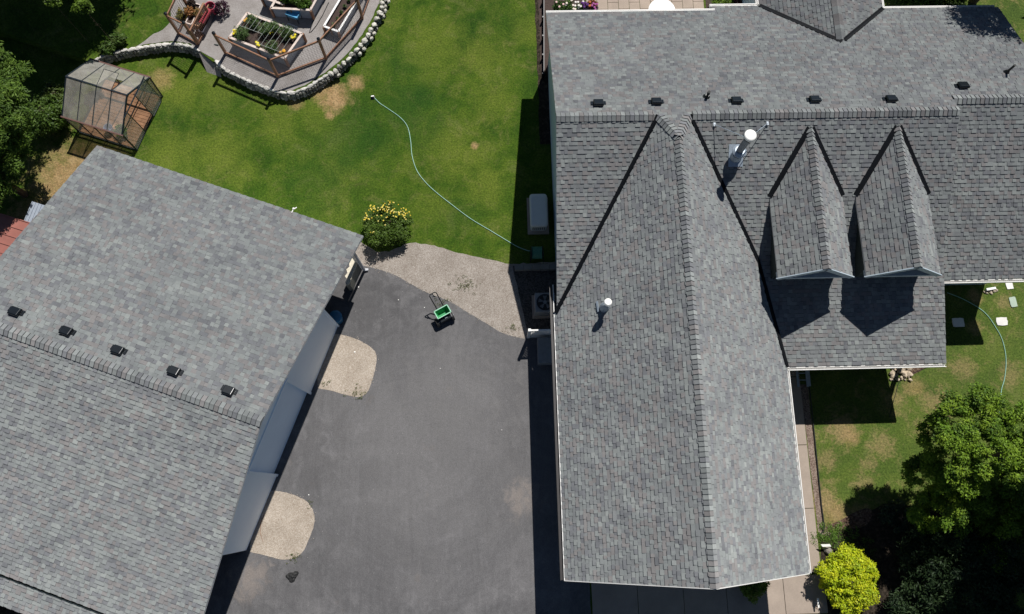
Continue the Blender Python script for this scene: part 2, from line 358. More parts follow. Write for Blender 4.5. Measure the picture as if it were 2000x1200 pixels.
def shingles(name, pieces, parent, seed, e=.143, off=0.0, wide=(.10, .19), deck=.10):
    """pieces: convex 3D polygons lying in one plane. Builds stepped laminated tabs plus the deck below."""
    rnd = random.Random(seed)
    P = [Vector(p) for p in pieces[0]]
    nrm = (P[1] - P[0]).cross(P[2] - P[0]).normalized()
    if nrm.z < 0: nrm = -nrm
    up = (Vector((0, 0, 1)) - nrm * nrm.z).normalized(); u = up.cross(nrm).normalized(); O = P[0]
    pcs = []
    for pc in pieces:
        q = [((Vector(p) - O).dot(u), (Vector(p) - O).dot(up)) for p in pc]
        A = sum(q[i][0] * q[(i + 1) % len(q)][1] - q[(i + 1) % len(q)][0] * q[i][1] for i in range(len(q)))
        pcs.append(q if A > 0 else q[::-1])
    allp = [p for q in pcs for p in q]
    u0, u1 = min(p[0] for p in allp), max(p[0] for p in allp); v0, v1 = min(p[1] for p in allp), max(p[1] for p in allp)
    boxes = [(min(p[0] for p in q), max(p[0] for p in q), min(p[1] for p in q), max(p[1] for p in q)) for q in pcs]
    V = []; F = []; T = []
    k = 0; vv = v0
    while vv < v1:
        x = u0 - rnd.uniform(0, .3); raised = rnd.random() < .5; last = rnd.choice(PC)
        while x < u1:
            wd = rnd.uniform(*wide); xr = x + wd
            col = rnd.choices(PC, PW)[0]; g = rnd.uniform(.93, 1.07)
            if rnd.random() < .2: col = last
            last = col
            col = tuple(c * g for c in col)
            raised = not raised if rnd.random() < .85 else raised
            hb = (.024 if raised else .006); rect = [(x, vv), (xr, vv), (xr, vv + e), (x, vv + e)]
            for q, bx in zip(pcs, boxes):
                if xr < bx[0] or x > bx[1] or vv + e < bx[2] or vv > bx[3]: continue
                c = clip(rect, q)
                if len(c) < 3: continue
                kk = len(V); m = len(c)
                for (a, b) in c:
                    h = off + .002 + hb * (1 - .85 * (b - vv) / e); V.append(O + u * a + up * b + nrm * h)
                F.append(tuple(range(kk, kk + m))); T.append(col)
                if not raised:                                      # dark band printed on the shingle below the next course
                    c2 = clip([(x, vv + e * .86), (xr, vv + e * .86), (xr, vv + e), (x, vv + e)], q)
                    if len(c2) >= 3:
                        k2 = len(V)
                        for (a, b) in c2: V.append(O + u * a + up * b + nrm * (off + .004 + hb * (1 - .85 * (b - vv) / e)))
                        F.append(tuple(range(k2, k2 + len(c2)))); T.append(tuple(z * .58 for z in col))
                for i in range(m):                                  # skirts: butt edge and raised sides
                    a, b = c[i], c[(i + 1) % m]
                    butt = abs(a[1] - b[1]) < 1e-5 and a[1] < vv + e * .5
                    side = raised and abs(a[0] - b[0]) < 1e-5
                    if butt or side:
                        j = len(V); dz = off - (.004 if butt else -.004)
                        V.append(O + u * a[0] + up * a[1] + nrm * dz); V.append(O + u * b[0] + up * b[1] + nrm * dz)
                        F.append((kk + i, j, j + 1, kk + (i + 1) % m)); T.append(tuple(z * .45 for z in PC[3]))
            x = xr
        vv += e; k += 1
    nf = len(F)
    if deck:                                                        # deck slab under the tabs, part of the same mesh
        mb = MB()
        for pc in pieces: mb.prism([Vector(p) - nrm * .012 for p in pc], Vector((0, 0, -deck)))
        kk = len(V); V += mb.v; F += [tuple(i + kk for i in f) for f in mb.f]; T += [(.5, .5, .5)] * len(mb.f)
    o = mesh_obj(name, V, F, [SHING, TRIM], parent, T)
    if deck:
        mi = [0] * nf + [1] * (len(F) - nf); o.data.polygons.foreach_set('material_index', mi)
    return o
def cap_line(name, A, B, d1, d2, parent, seed, e=.155, wid=.185, lift=.03):
    """overlapping ridge cap shingles folded over the line A->B"""
    rnd = random.Random(seed); A = Vector(A); B = Vector(B); t = (B - A).normalized(); L = (B - A).length
    d1 = Vector(d1).normalized(); d2 = Vector(d2).normalized(); upv = -(d1 + d2)
    upv = upv.normalized() if upv.length > .05 else Vector((0, 0, 1))
    if upv.z < 0: upv = -upv
    mb = MB(); x = 0
    while x < L - .01:
        x1 = min(x + e, L); c = rnd.choices(PC, PW)[0]; g = rnd.uniform(.8, 1.12); c = tuple(q * g for q in c)
        sec = []
        for (xx, h) in ((x, lift + .036), (x1, lift + .008)):
            P = A + t * xx
            sec += [P + d1 * wid + upv * (h - .012), P + d1 * wid * .3 + upv * h, P + upv * (h + .012), P + d2 * wid * .3 + upv * h, P + d2 * wid + upv * (h - .012)]
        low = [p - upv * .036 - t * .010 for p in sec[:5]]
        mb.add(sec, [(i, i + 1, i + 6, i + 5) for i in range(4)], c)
        mb.add(sec[:5] + low, [(i + 1, i, i + 5, i + 6) for i in range(4)], (.05, .053, .058))  # butt edge tinted dark to strengthen the shadow line between caps
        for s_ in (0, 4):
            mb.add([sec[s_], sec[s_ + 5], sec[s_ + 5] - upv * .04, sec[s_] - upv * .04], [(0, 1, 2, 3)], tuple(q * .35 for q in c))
        x = x1
    return mb.build(name, SHING, parent)
def valley(A, B, n1, n2, parent, wd=.085, lift=.035):
    """open metal valley strip along A->B lying on the two roof planes with normals n1, n2"""
    A = Vector(A); B = Vector(B); t = (B - A).normalized(); mb = MB()
    for n_ in (n1, n2):
        n_ = Vector(n_).normalized(); d = n_.cross(t).normalized()
        if d.z < 0: d = -d
        mb.add([A + n_ * lift, B + n_ * lift, B + d * wd + n_ * lift, A + d * wd + n_ * lift], [(0, 1, 2, 3)])
        mb.add([A + d * wd + n_ * lift, B + d * wd + n_ * lift, B + d * (wd + .004), A + d * (wd + .004)], [(0, 1, 2, 3)])
    return mb.build('valley_flashing', VALLEY, parent)
def gutter(A, B, out, parent, mat=TRIM, wd=.10, name='gutter'):
    A = Vector(A); B = Vector(B); o = Vector(out); mb = MB(); z = Vector((0, 0, 1))
    mb.bar(A + o * .012 - z * .06, B + o * .012 - z * .06, .02, .12); mb.bar(A + o * wd - z * .055, B + o * wd - z * .055, .022, .11)
    mb.bar(A + o * wd * .5 - z * .10, B + o * wd * .5 - z * .10, wd - .03, .02)
    return mb.build(name, mat, parent)
def roof_vent(p, up, parent, rot=0):
    """low black box vent on a slope; up = slope normal, rot = azimuth of the down-slope axis"""
    n_ = Vector(up).normalized(); x = Vector((math.cos(rot), math.sin(rot), 0)); x = (x - n_ * x.dot(n_)).normalized(); y = n_.cross(x)
    M = Matrix((x, y, n_)).transposed(); P = Vector(p) + n_ * .03
    mb = MB(); mb.box(-.26, .26, -.05, .13, 0, .012); fl = mb
    for i, v in enumerate(fl.v): fl.v[i] = P + M @ v
    hd = MB(); pr = [(-.17, -.16, .03), (.17, -.16, .03), (.17, .13, .03), (-.17, .13, .03)]; tp = [(-.145, -.135, .125), (.145, -.135, .125), (.145, .105, .125), (-.145, .105, .125)]; md = [(-.17, -.16, .09), (.17, -.16, .09), (.17, .13, .09), (-.17, .13, .09)]
    hd.add(pr + md + tp, [(0, 1, 5, 4), (1, 2, 6, 5), (2, 3, 7, 6), (3, 0, 4, 7), (4, 5, 9, 8), (5, 6, 10, 9), (6, 7, 11, 10), (7, 4, 8, 11), (8, 9, 10, 11), (3, 2, 1, 0)])
    for i, v in enumerate(hd.v): hd.v[i] = P + M @ v
    h = hd.build('roof_vent', BLACK, parent, bev=.01); fl.build('flange', BLACK, h); return h

# ------------------------------------------------------------------ ground and paving
def sheet(name, pts, z, mat, jit=0.0, step=.25, thick=.0, kind=True):
    P = []
    n = len(pts); rnd = random.Random(len(pts) * 13 + int(z * 1e4))
    for i in range(n):
        a = Vector(pts[i][:2]); b = Vector(pts[(i + 1) % n][:2]); L = (b - a).length; k = max(1, int(L / step)) if jit and L < 14 else 1
        nn = Vector((-(b - a).y, (b - a).x)).normalized() if L else Vector((0, 0))
        for j in range(k):
            q = a + (b - a) * j / k; P.append(q + (nn * rnd.uniform(-jit, jit) if j else Vector((0, 0))))
    mb = MB(); mb.add([(p.x, p.y, z) for p in P], [tuple(range(len(P)))])
    A = sum(P[i].x * P[(i + 1) % len(P)].y - P[(i + 1) % len(P)].x * P[i].y for i in range(len(P)))
    if A < 0: mb.f = [mb.f[0][::-1]]
    if thick:
        m = len(P); mb.add([(p.x, p.y, z) for p in P] + [(p.x, p.y, z - thick) for p in P], [(i, (i + 1) % m, m + (i + 1) % m, m + i) for i in range(m)])
    o = mb.build(name, mat)
    return struct(o) if kind else o
def smoothpoly(pts, it=2):
    P = [Vector(p[:2]) for p in pts]
    for _ in range(it):
        Q = []
        for i in range(len(P)):
            a, b = P[i], P[(i + 1) % len(P)]; Q += [a * .75 + b * .25, a * .25 + b * .75]
        P = Q
    return P
GA = R_(-20.6); GS = Vector((math.cos(GA), math.sin(GA), 0)); GT = Vector((-GS.y, GS.x, 0))
def G(s, t, z=0): return GS * s + GT * t + Vector((0, 0, z))

sheet('lawn', [(-300, -300), (300, -300), (300, 300), (-300, 300)], 0, LAWN)
g1 = [at(*q) for q in [(700, 470), (712, 478), (735, 492), (760, 492), (790, 477), (812, 474), (840, 479), (880, 490), (920, 500), (960, 508), (998, 516)]]
sheet('gravel_strip', [G(-9.4, 7.3)] + g1 + [(2.45, 9.0), (2.45, 5.5), (-5, 4.0), G(-8.3, 6.2)], .004, GRAV, .035, .16)
asp = [at(*q) for q in [(697, 516), (745, 528), (770, 537), (790, 548), (830, 570), (855, 580), (880, 590), (930, 620), (975, 648), (1000, 657), (1025, 662)]]
sheet('driveway', [G(-8.3, 6.75)] + asp + [(2.55, 5.95), (2.55, -2.6), (3.2, -3.1), (3.2, -16), (-14, -16), G(-9.6, -12), G(-9.6, 6.4)], .010, ASPH, .012, .2)
for isl, nm in (([(640, 652), (668, 654), (700, 664), (722, 676), (736, 690), (735, 715), (727, 745), (718, 768), (703, 777), (680, 773), (650, 764), (612, 757)], 1),
                ([(520, 958), (548, 960), (575, 967), (600, 978), (614, 1000), (615, 1025), (603, 1055), (592, 1080), (572, 1092), (550, 1094), (515, 1084), (480, 1076)], 2)):
    sheet('gravel_island', smoothpoly([at(*q) for q in isl], 1), .018, GRAVI, .012, .12)
# loose stones kicked out over the gravel edges
mb = MB(); rnd = random.Random(77)
edges = [(asp[i], asp[i + 1]) for i in range(len(asp) - 1)]
for isl in ([(640, 652), (700, 664), (736, 690), (727, 745), (703, 777), (650, 764)], [(520, 958), (575, 967), (614, 1000), (603, 1055), (572, 1092), (515, 1084)]):
    P = [at(*q) for q in isl]; edges += [(P[i], P[i + 1]) for i in range(len(P) - 1)]
for a, b in edges:
    for _ in range(int((b - a).length * 26)):
        p = a.lerp(b, rnd.random()) + Vector((rnd.gauss(0, .07), rnd.gauss(0, .07), 0)); rr = rnd.uniform(.008, .02); g = rnd.uniform(.6, 1.2); mb.blob((p.x, p.y, .02), rr, rr, rr * .6, .3, 0, (.36 * g, .32 * g, .27 * g), n=4, m=3, rnd=rnd)
lo_ = mb.build('loose_gravel', STONE); lo_['kind'] = 'stuff'; lo_['label'] = 'loose stones scattered along the gravel edges of the driveway'; lo_['category'] = 'gravel'
# concrete walk, apron and edging strip
mb = MB()
yj = [8.2, 6.2, 4.2, at(1580, 869).y, at(1580, 993).y, at(1590, 1119).y]
for i in range(len(yj) - 1): mb.box(10.0, 11.60, yj[i + 1] + .012, yj[i] - .012, -.05, .035)
struct(mb.build('walkway', CONC))
mb = MB(); xs = [3.25, 4.9, 6.55, 8.1, at(1531, 1160).x, 11.70]
for i in range(5):
    mb.box(xs[i] + .01, xs[i + 1] - .01, -4.32, at(1590, 1122).y - .012, -.05, .035); mb.box(xs[i] + .01, xs[i + 1] - .01, -7, -4.36, -.05, .02)
struct(mb.build('concrete_apron', CONC))
sheet('mulch_strip', [(11.6, 3.9), (11.90, 3.9), (11.86, -.6), (11.92, -1.35), (12.15, -1.6), (11.68, -1.9)], .005, mat_gravel('pinkish_gravel', [(.12, .08, .065), (.2, .15, .12), (.26, .2, .165), (.33, .27, .22)], 0, 30), .015, .2)
sheet('planting_bed', [(11.66, -1.75), (12.3, -1.6), (13.2, -1.0), (14.2, -.6), (18, -1), (19, -8), (11.72, -8)], .006, DIRTM, .06, .3)
sheet('bark_patch', smoothpoly([at(*q) for q in [(1600, 1032), (1640, 1018), (1668, 1000), (1700, 990), (1705, 1010), (1690, 1030), (1650, 1035), (1610, 1040)]]), .010, BARK, .03, .2)
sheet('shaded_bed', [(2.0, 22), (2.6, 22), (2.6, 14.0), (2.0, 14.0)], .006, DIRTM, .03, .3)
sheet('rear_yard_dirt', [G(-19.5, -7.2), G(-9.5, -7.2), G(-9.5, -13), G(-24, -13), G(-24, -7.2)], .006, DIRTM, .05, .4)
sheet('utility_gravel', [(.75, 8.85), (2.5, 8.85), (2.5, 6.2), (1.25, 6.2)], .008, mat_gravel('dark_gravel', [(.04, .035, .03), (.07, .065, .06), (.10, .095, .09), (.13, .12, .11)], 0, 22), .03, .25)
# patio behind the house
mb = MB()
rnd = random.Random(3)
for i in range(16):
    for j in range(8):
        x0 = 4.2 + i * .46; y0 = 17.4 + j * .52 + (.2 if i % 2 else 0)
        if x0 < 9.15: mb.box(x0 + .008, x0 + .452, y0 + .008, y0 + .512, -.02, .02 + rnd.uniform(0, .006))
struct(mb.build('patio', PATIO))
sheet('flower_bed', [(2.15, 17.3), (4.15, 17.3), (4.15, 22), (2.15, 22)], .008, SOIL, .02, .3)
sheet('shrub_bed', [(9.35, 17.3), (14, 17.3), (14, 22), (9.35, 22)], .008, SOIL)

# raised garden terrace
TZ = .42
wl = [at(*q, TZ) for q in [(180, 122), (193, 113), (235, 100), (280, 92), (315, 87), (345, 86), (370, 90), (389, 99)]]
wr = [at(*q, TZ) for q in [(421, 118), (440, 137), (480, 156), (515, 170), (545, 181), (575, 181), (600, 171), (620, 158), (640, 146), (665, 126), (690, 101), (712, 72), (730, 42), (741, 18), (747, 2)]]
wr += [Vector((-4.1, 22, TZ)), Vector((-4.0, 30, TZ))]
terr = [(p.x, p.y) for p in wl] + [(wl[-1].x + .15, wl[-1].y - .15), (wr[0].x - .1, wr[0].y - .05)] + [(p.x, p.y) for p in wr] + [(-4, 60), (-40, 60), (-40, 22), (-20, 19.2)]
sheet('raised_lawn', terr, TZ - .02, LAWN, 0, 1, TZ)
gp = [at(*q, TZ) for q in [(262, 93), (285, 78), (300, 66), (318, 58), (335, 40), (333, 20), (345, -40)]]
sheet('terrace_gravel', [(p.x, p.y) for p in gp] + [(-4.6, 30), (-4.5, 22)] + [(p.x - .1, p.y + .1) for p in wr[::-1][2:]] + [(wl[-1].x, wl[-1].y)] + [(p.x, p.y + .12) for p in wl[::-1][1:5]], TZ - .008, GRAVG, .02, .2)
mb = MB(); a, b_ = wl[-1], wr[0]; dn = Vector((.15, -1, 0)).normalized()
mb.add([a + Vector((-.1, .1, -.01)), b_ + Vector((.1, .1, -.01)), b_ + dn * .55 + Vector((.05, 0, -TZ + .0)), a + dn * .75 + Vector((.1, 0, -TZ + .0))], [(3, 2, 1, 0)])
struct(mb.build('terrace_ramp', GRAVG))
def stone_wall(name, pts, label, round_from=None, seed=1):
    rnd = random.Random(seed); mb = MB(); seg = []
    for i in range(len(pts) - 1):
        a, b = pts[i], pts[i + 1]; L = (b - a).length; k = max(1, int(round(L / .27)))
        for j in range(k): seg.append((a.lerp(b, (j + .5) / k), math.atan2((b - a).y, (b - a).x), L / k, i + j / k))
    for (p, an, L, q) in seg:
        outw = Vector((math.sin(an), -math.cos(an), 0)); rb = round_from is not None and q >= round_from
        for row, z in enumerate((.10, .28)):
            for h_ in (-.25, .25):
                c = p + Vector((math.cos(an), math.sin(an), 0)) * (h_ * L) + outw * (.05 - row * .03 + rnd.uniform(-.03, .03)); g = rnd.uniform(.25, .8)
                mb.blob((c.x, c.y, z), L * .34, .13, .11, .22, an + rnd.uniform(-.3, .3), (.40 * g, .39 * g, .36 * g), rnd=rnd)
        g = rnd.uniform(.8, 1.12)
        if rb:
            c = p + outw * rnd.uniform(-.02, .1); mb.blob((c.x, c.y, TZ - .01), L * rnd.uniform(.38, .56), rnd.uniform(.09, .14), .09, .25, an + rnd.uniform(-.5, .5), (.56 * g, .54 * g, .48 * g), rnd=rnd)
            if rnd.random() < .5:
                c = c + outw * .13; mb.blob((c.x, c.y, .22), .10, .08, .10, .2, an, (.5 * g, .48 * g, .42 * g), rnd=rnd)
        else:
            mb.blob((p.x, p.y, TZ - .01), L * .60, .082 * rnd.uniform(.75, 1.2), .05, .18, an + rnd.uniform(-.12, .12), (.56 * g, .54 * g, .50 * g), n=8, rnd=rnd)
    o = mb.build(name, STONE); tag(o, label, 'wall'); return o
stone_wall('stone_wall', wl, 'low curved dry stone wall running from the greenhouse to the wooden garden gate', seed=4)
stone_wall('stone_wall', wr, 'white stone retaining wall curving around the fenced gravel garden terrace', round_from=8, seed=5)

# ------------------------------------------------------------------ HOUSE
house = thing('house', 'large grey shingled house with two dormers and white gutters, filling the right of the photo', 'house', (6, 8, 0))
HL = Vector((6, 8, 0))
class Off:                                                          # world-space parts parented to the house Empty
    pass
def fix(o, root):                                                   # keep world coordinates when parenting to an Empty away from origin
    o.matrix_parent_inverse = Matrix.Translation(-root.location); return o
XL, XR, XC, ZE, ZW = 2.12, 10.20, 6.16, 2.60, 6.10
SW = (ZW - ZE) / (XR - XC)
YF = -2.70
RY, RZ, SB = 12.35, 5.65, .446
zf = lambda y: RZ - .5 * (RY - y)
zb = lambda y: RZ - SB * (y - RY)
nWL = Vector((-SW, 0, 1)); nWR = Vector((SW, 0, 1)); nF = Vector((0, -.5, 1)); nB = Vector((0, SB, 1)); SP = (3.425 - 2.62) / 3.7; nP = Vector((0, -SP, 1))
vL = (5.64, RY, RZ); vR = (6.68, RY, RZ); apex = (XC, 11.34, ZW)
H = house
PARTS = []
def hp(o): PARTS.append(o); return o
hp(shingles('roof_slope', [[(XL, YF, ZE), (XL, 6.25, ZE), vL, apex, (XC, YF, ZW)]], H, 11))
hp(shingles('roof_slope', [[(XR, YF, ZE), (10.18, 4.2, 2.62), (9.247, 7.9, 3.425), (XC, 7.9, ZW), (XC, YF, ZW)], [(9.247, 7.9, 3.425), vR, apex, (XC, 7.9, ZW)]], H, 12))
hp(shingles('roof_slope', [[(2.2, RY, RZ), vL, (2.2, 6.39, 2.67)]], H, 13))
hp(shingles('roof_slope', [[vR, (15.9, RY, RZ), (15.9, 7.9, 3.425), (9.247, 7.9, 3.425)]], H, 14))
hp(shingles('porch_roof', [[(9.247, 7.9, 3.425), (15.88, 7.9, 3.425), (15.85, 4.2, 2.62), (10.18, 4.2, 2.62)]], H, 15))
hp(shingles('roof_slope', [[(2.2, RY, RZ), (5.64, RY, RZ), (5.64, 17.97, zb(17.97)), (2.2, 17.97, zb(17.97))],
     [(5.64, RY, RZ), apex[:2] + (zb(apex[1]),), (6.68, RY, RZ), (6.68, 17.97, zb(17.97)), (5.64, 17.97, zb(17.97))],
     [(6.68, RY, RZ), (8.65, RY, RZ), (8.65, 17.97, zb(17.97)), (6.68, 17.97, zb(17.97))],
     [(8.65, RY, RZ), (13.0, RY, RZ), (13.0, 16.0, zb(16.0)), (10.48, 18.22, zb(18.22)), (8.65, 18.22, zb(18.22))],
     [(13.0, RY, RZ), (15.9, RY, RZ), (15.9, 17.95, zb(17.95)), (15.2, 17.95, zb(17.95)), (13.0, 16.0, zb(16.0))]], H, 16))
hp(shingles('roof_slope', [[(13, 16, 4.02), (13, 21.5, 4.02), (10.48, 21.5, zb(18.22)), (10.48, 18.22, zb(18.22))]], H, 17))
hp(shingles('roof_slope', [[(13, 16, 4.02), (15.2, 17.95, zb(17.95)), (15.2, 21.5, zb(17.95)), (13, 21.5, 4.02)]], H, 18))
R2Y, R2Z = 12.90, RZ - SB * (12.90 - RY); zf2 = 2.74; sB2 = SB; zE = zb(17.95)
hp(shingles('roof_slope', [[(15.9, R2Y, R2Z), (19.72, R2Y, R2Z), (19.72, 7.2, zf2), (15.9, 7.2, zf2)]], H, 19))
hp(shingles('roof_slope', [[(15.905, R2Y, R2Z), (19.72, R2Y, R2Z), (19.72, 17.95, zE), (15.905, 17.95, zE)]], H, 20))
# ridge caps
dF = Vector((0, -1, -.5)); dB = Vector((0, 1, -SB)); dWL = Vector((-1, 0, -SW)); dWR = Vector((1, 0, -SW))
cap = lambda *a, **k: hp(cap_line('ridge_cap', *a, **k))
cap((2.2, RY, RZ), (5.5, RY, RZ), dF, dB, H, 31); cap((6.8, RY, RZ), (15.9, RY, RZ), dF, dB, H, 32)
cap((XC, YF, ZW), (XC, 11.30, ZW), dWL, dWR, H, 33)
h1 = (Vector(apex) - Vector(vL)).normalized()
def perp_down(nv, t, ref):
    d = Vector(nv).normalized().cross(t).normalized()
    return d if d.dot(Vector(ref)) > 0 else -d
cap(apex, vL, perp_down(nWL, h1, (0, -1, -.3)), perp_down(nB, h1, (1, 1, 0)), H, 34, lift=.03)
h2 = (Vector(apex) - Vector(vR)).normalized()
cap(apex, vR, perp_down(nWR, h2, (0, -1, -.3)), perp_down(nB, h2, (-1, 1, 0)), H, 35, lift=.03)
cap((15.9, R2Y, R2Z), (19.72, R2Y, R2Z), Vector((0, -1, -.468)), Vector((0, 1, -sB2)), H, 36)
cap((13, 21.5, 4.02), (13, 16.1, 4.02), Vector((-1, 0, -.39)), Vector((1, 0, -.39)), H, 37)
# valleys
hp(valley((XL + .05, 6.30, ZE + .04), vL, nWL, nF, H)); hp(valley((9.247, 7.9, 3.425), vR, nWR, nF, H)); hp(valley((10.18, 4.2, 2.62), (9.247, 7.9, 3.425), nWR, nP, H, .08))
nRL = Vector((-.39, 0, 1)); nRR = Vector((.39, 0, 1))
hp(valley((10.48, 18.22, zb(18.22)), (13, 16, 4.02), nRL, nB, H, .085)); hp(valley((15.2, 17.95, zb(17.95)), (13.12, 16.1, 3.99), nRR, nB, H, .085))
# walls (profiles kept just below the roof planes)
mb = MB(); mb.prism([(2.5, -2.35, 0), (9.85, -2.35, 0), (9.85, -2.35, 2.75), (XC, -2.35, 5.92), (2.5, -2.35, 2.75)], (0, 10.4, 0)); hp(mb.build('wing_wall', BLUEWALL, H))
mb = MB(); mb.prism([(2.44, 6.75, 0), (2.44, 17.6, 0), (2.44, 17.6, zb(17.6) - .14), (2.44, RY, RZ - .14), (2.44, 6.75, zf(6.75) - .14)], (.3, 0, 0)); hp(mb.build('gable_wall', BLUEWALL, H))
mb = MB(); mb.prism([(2.74, 8.05, 0), (2.74, 17.58, 0), (2.74, 17.58, zb(17.58) - .15), (2.74, RY, RZ - .15), (2.74, 8.05, zf(8.05) - .15)], (12.9, 0, 0)); hp(mb.build('main_wall', BLUEWALL, H))
mb = MB(); mb.prism([(15.7, 7.7, 0), (15.7, 17.5, 0), (15.7, 17.5, 3.0), (15.7, R2Y, R2Z - .15), (15.7, 7.7, 2.8)], (3.7, 0, 0)); hp(mb.build('side_wall', BLUEWALL, H))
mb = MB(); mb.box(10.75, 14.9, 17.6, 21.2, 0, 2.95); hp(mb.build('rear_wall', BLUEWALL, H))
mb = MB(); mb.prism([(2.435, 14.6, 2.9), (2.435, 15.1, 2.9), (2.435, 15.1, 3.5), (2.435, 14.6, 3.5)], (-.02, 0, 0)); hp(mb.build('attic_vent', BLACK, H))
for x in (10.6, 13.1, 15.5):
    mb = MB(); mb.box(x - .07, x + .07, 4.45, 4.59, 0, 2.55); hp(mb.build('porch_post', TRIM, H))
mb = MB(); mb.box(10.3, 15.6, 4.7, 8.0, 0, .3); hp(mb.build('porch_deck', CONC, H))
# eaves
hp(gutter((XR, YF, ZE), (XR, 4.05, ZE), (1, 0, 0), H, wd=.07)); hp(gutter((10.22, 4.18, 2.6), (15.85, 4.18, 2.6), (0, -1, 0), H, wd=.10))
hp(gutter((15.9, 7.18, zf2 - .02), (19.72, 7.18, zf2 - .02), (0, -1, 0), H, wd=.10))
hp(gutter((2.2, 17.99, zb(17.97)), (8.70, 17.99, zb(17.97)), (0, 1, 0), H, wd=.06)); hp(gutter((8.55, 18.24, zb(18.22)), (10.4, 18.24, zb(18.22)), (0, 1, 0), H, wd=.08))
hp(gutter((15.25, 17.98, 3.15), (19.6, 17.98, 3.15), (0, 1, 0), H, wd=.06)); hp(gutter((10.46, 18.3, zb(18.22)), (10.46, 21.5, zb(18.22)), (-1, 0, 0), H, wd=.09)); hp(gutter((15.22, 18.0, 3.15), (15.22, 21.5, 3.15), (1, 0, 0), H, wd=.06))
DKG = plain('shade_toned_gutter', (.035, .032, .032), .5)  # shade of the left eave put into the gutter colour
hp(gutter((XL - .01, YF, ZE), (XL - .01, 7.35, ZE), (-1, 0, 0), H, DKG, wd=.13))
mb = MB(); mb.bar((XL - .02, YF - .01, ZE + .0), (XL - .02, YF + 10.05, ZE + .0), .025, .03); hp(mb.build('drip_edge', TRIM, H))
mb = MB(); mb.bar((XL, YF - .012, ZE + .01), (XC, YF - .012, ZW + .01), .02, .05); mb.bar((XC, YF - .012, ZW + .01), (XR, YF - .012, ZE + .01), .02, .05); hp(mb.build('rake_trim', TRIM, H))
mb = MB(); mb.box(10.1, 10.22, 4.06, 4.2, .3, 2.5); hp(mb.build('downspout', TRIM, H))
# dormers
for c in (10.83, 13.83):
    D = bpy.data.objects.new('dormer', None); D.location = (c, 9.5, 4.0); D.parent = H; COL.objects.link(D); hp(D)
    zr, ze, yf, hw = 5.46, 4.40, 6.93, 1.26; sd = (zr - ze) / hw
    yr = RY - (RZ - zr) / .5; ye = RY - (RZ - ze) / .5
    DP = []
    DP.append(shingles('dormer_roof', [[(c - hw, yf, ze), (c - hw, ye, ze), (c, yr, zr), (c, yf, zr)]], D, int(c * 10), wide=(.12, .22)))
    DP.append(shingles('dormer_roof', [[(c + hw, yf, ze), (c + hw, ye, ze), (c, yr, zr), (c, yf, zr)]], D, int(c * 10) + 1, wide=(.12, .22)))
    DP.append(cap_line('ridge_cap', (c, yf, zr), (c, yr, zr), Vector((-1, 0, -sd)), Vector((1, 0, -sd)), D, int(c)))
    for s_ in (-1, 1): DP.append(valley((c + s_ * hw, ye, ze), (c + s_ * .03, yr - .05, zr - .03), Vector((s_ * sd, 0, 1)), nF, D, .10))
    mb = MB(); mb.prism([(c - 1.12, 7.22, 3.1), (c + 1.12, 7.22, 3.1), (c + 1.12, 7.22, 4.38), (c, 7.22, 5.32), (c - 1.12, 7.22, 4.38)], (0, 3.2, 0)); DP.append(mb.build('dormer_wall', DARKWALL, D))
    mb = MB()
    for s_ in (-1, 1): mb.bar((c + s_ * 1.27, yf + .0, ze - .10), (c, yf + .0, zr - .10), .03, .20)
    DP.append(mb.build('bargeboard', DORM, D))
    mb = MB(); mb.box(c - 1.24, c + 1.24, yf + .03, 7.2, ze - .24, ze - .10); DP.append(mb.build('cornice', DORM, D))
    mb = MB(); mb.box(c - .35, c + .35, 7.17, 7.2, 3.5, 4.1); DP.append(mb.build('window', BLACK, D))
    for o in DP: o.matrix_parent_inverse = Matrix.Translation((-c, -9.5, -4.0))
# roof furniture
for q in [(3.67, 12.85, 5.43), (5.65, 12.88, 5.41), (8.39, 12.87, 5.42), (11.08, 12.86, 5.42), (13.71, 12.83, 5.44)]:
    hp(roof_vent((q[0], q[1] + .06, zb(q[1] + .06)), nB, H, 0))
hp(roof_vent((16.46, 13.5, zb(13.5)), (0, sB2, 1), H, 0))
for (x, y, z, hh, r) in ((7.43, 13.19, zb(13.19), .38, .05), (18.34, 14.21, zb(14.21), .5, .04)):
    mb = MB(); mb.lathe((x, y, z), [(r * 1.05, -.05), (r, hh)], 12); p_ = hp(mb.build('vent_pipe', RUBBER, H, smooth=False))
    mb = MB(); mb.lathe((x, y, z + .03), [(r * 3, -.06), (r * 2.2, .03), (r * 1.25, .11)], 14); mb.build('boot', BLACK, p_)
cx, cy, cz = 8.32, 11.09, zf(11.09)
mb = MB(); mb.lathe((cx, cy, cz + .05), [(.15, 0), (.15, .40), (.14, .44), (.118, .46), (.11, 1.52)], 18); flue = hp(mb.build('flue_pipe', PIPEM, H, smooth=False))
mb = MB(); mb.lathe((cx, cy, cz + .42), [(.25, 0), (.24, .02), (.16, .09)], 20); mb.build('storm_collar', GALV, flue)
mb = MB(); mb.lathe((cx, cy, cz + 1.58), [(.155, -.1), (.155, -.04), (.195, -.03), (.195, .07), (.17, .09), (.05, .115)], 20); mb.build('flue_cap', WHITE, flue)
mb = MB(); mb.lathe((cx, cy, cz + 1.50), [(.165, -.06), (.165, .0)], 20); mb.build('collar', BLACK, flue)
ys = [cy - .32, cy + .36]; mb = MB(); mb.add([(cx - .25, ys[0], zf(ys[0]) + .035), (cx + .25, ys[0], zf(ys[0]) + .035), (cx + .25, ys[1], zf(ys[1]) + .035), (cx - .25, ys[1], zf(ys[1]) + .035)], [(0, 1, 2, 3)])
mb.lathe((cx, cy, cz - .1), [(.22, .1), (.165, .3)], 18); mb.build('flashing', GALV, flue)
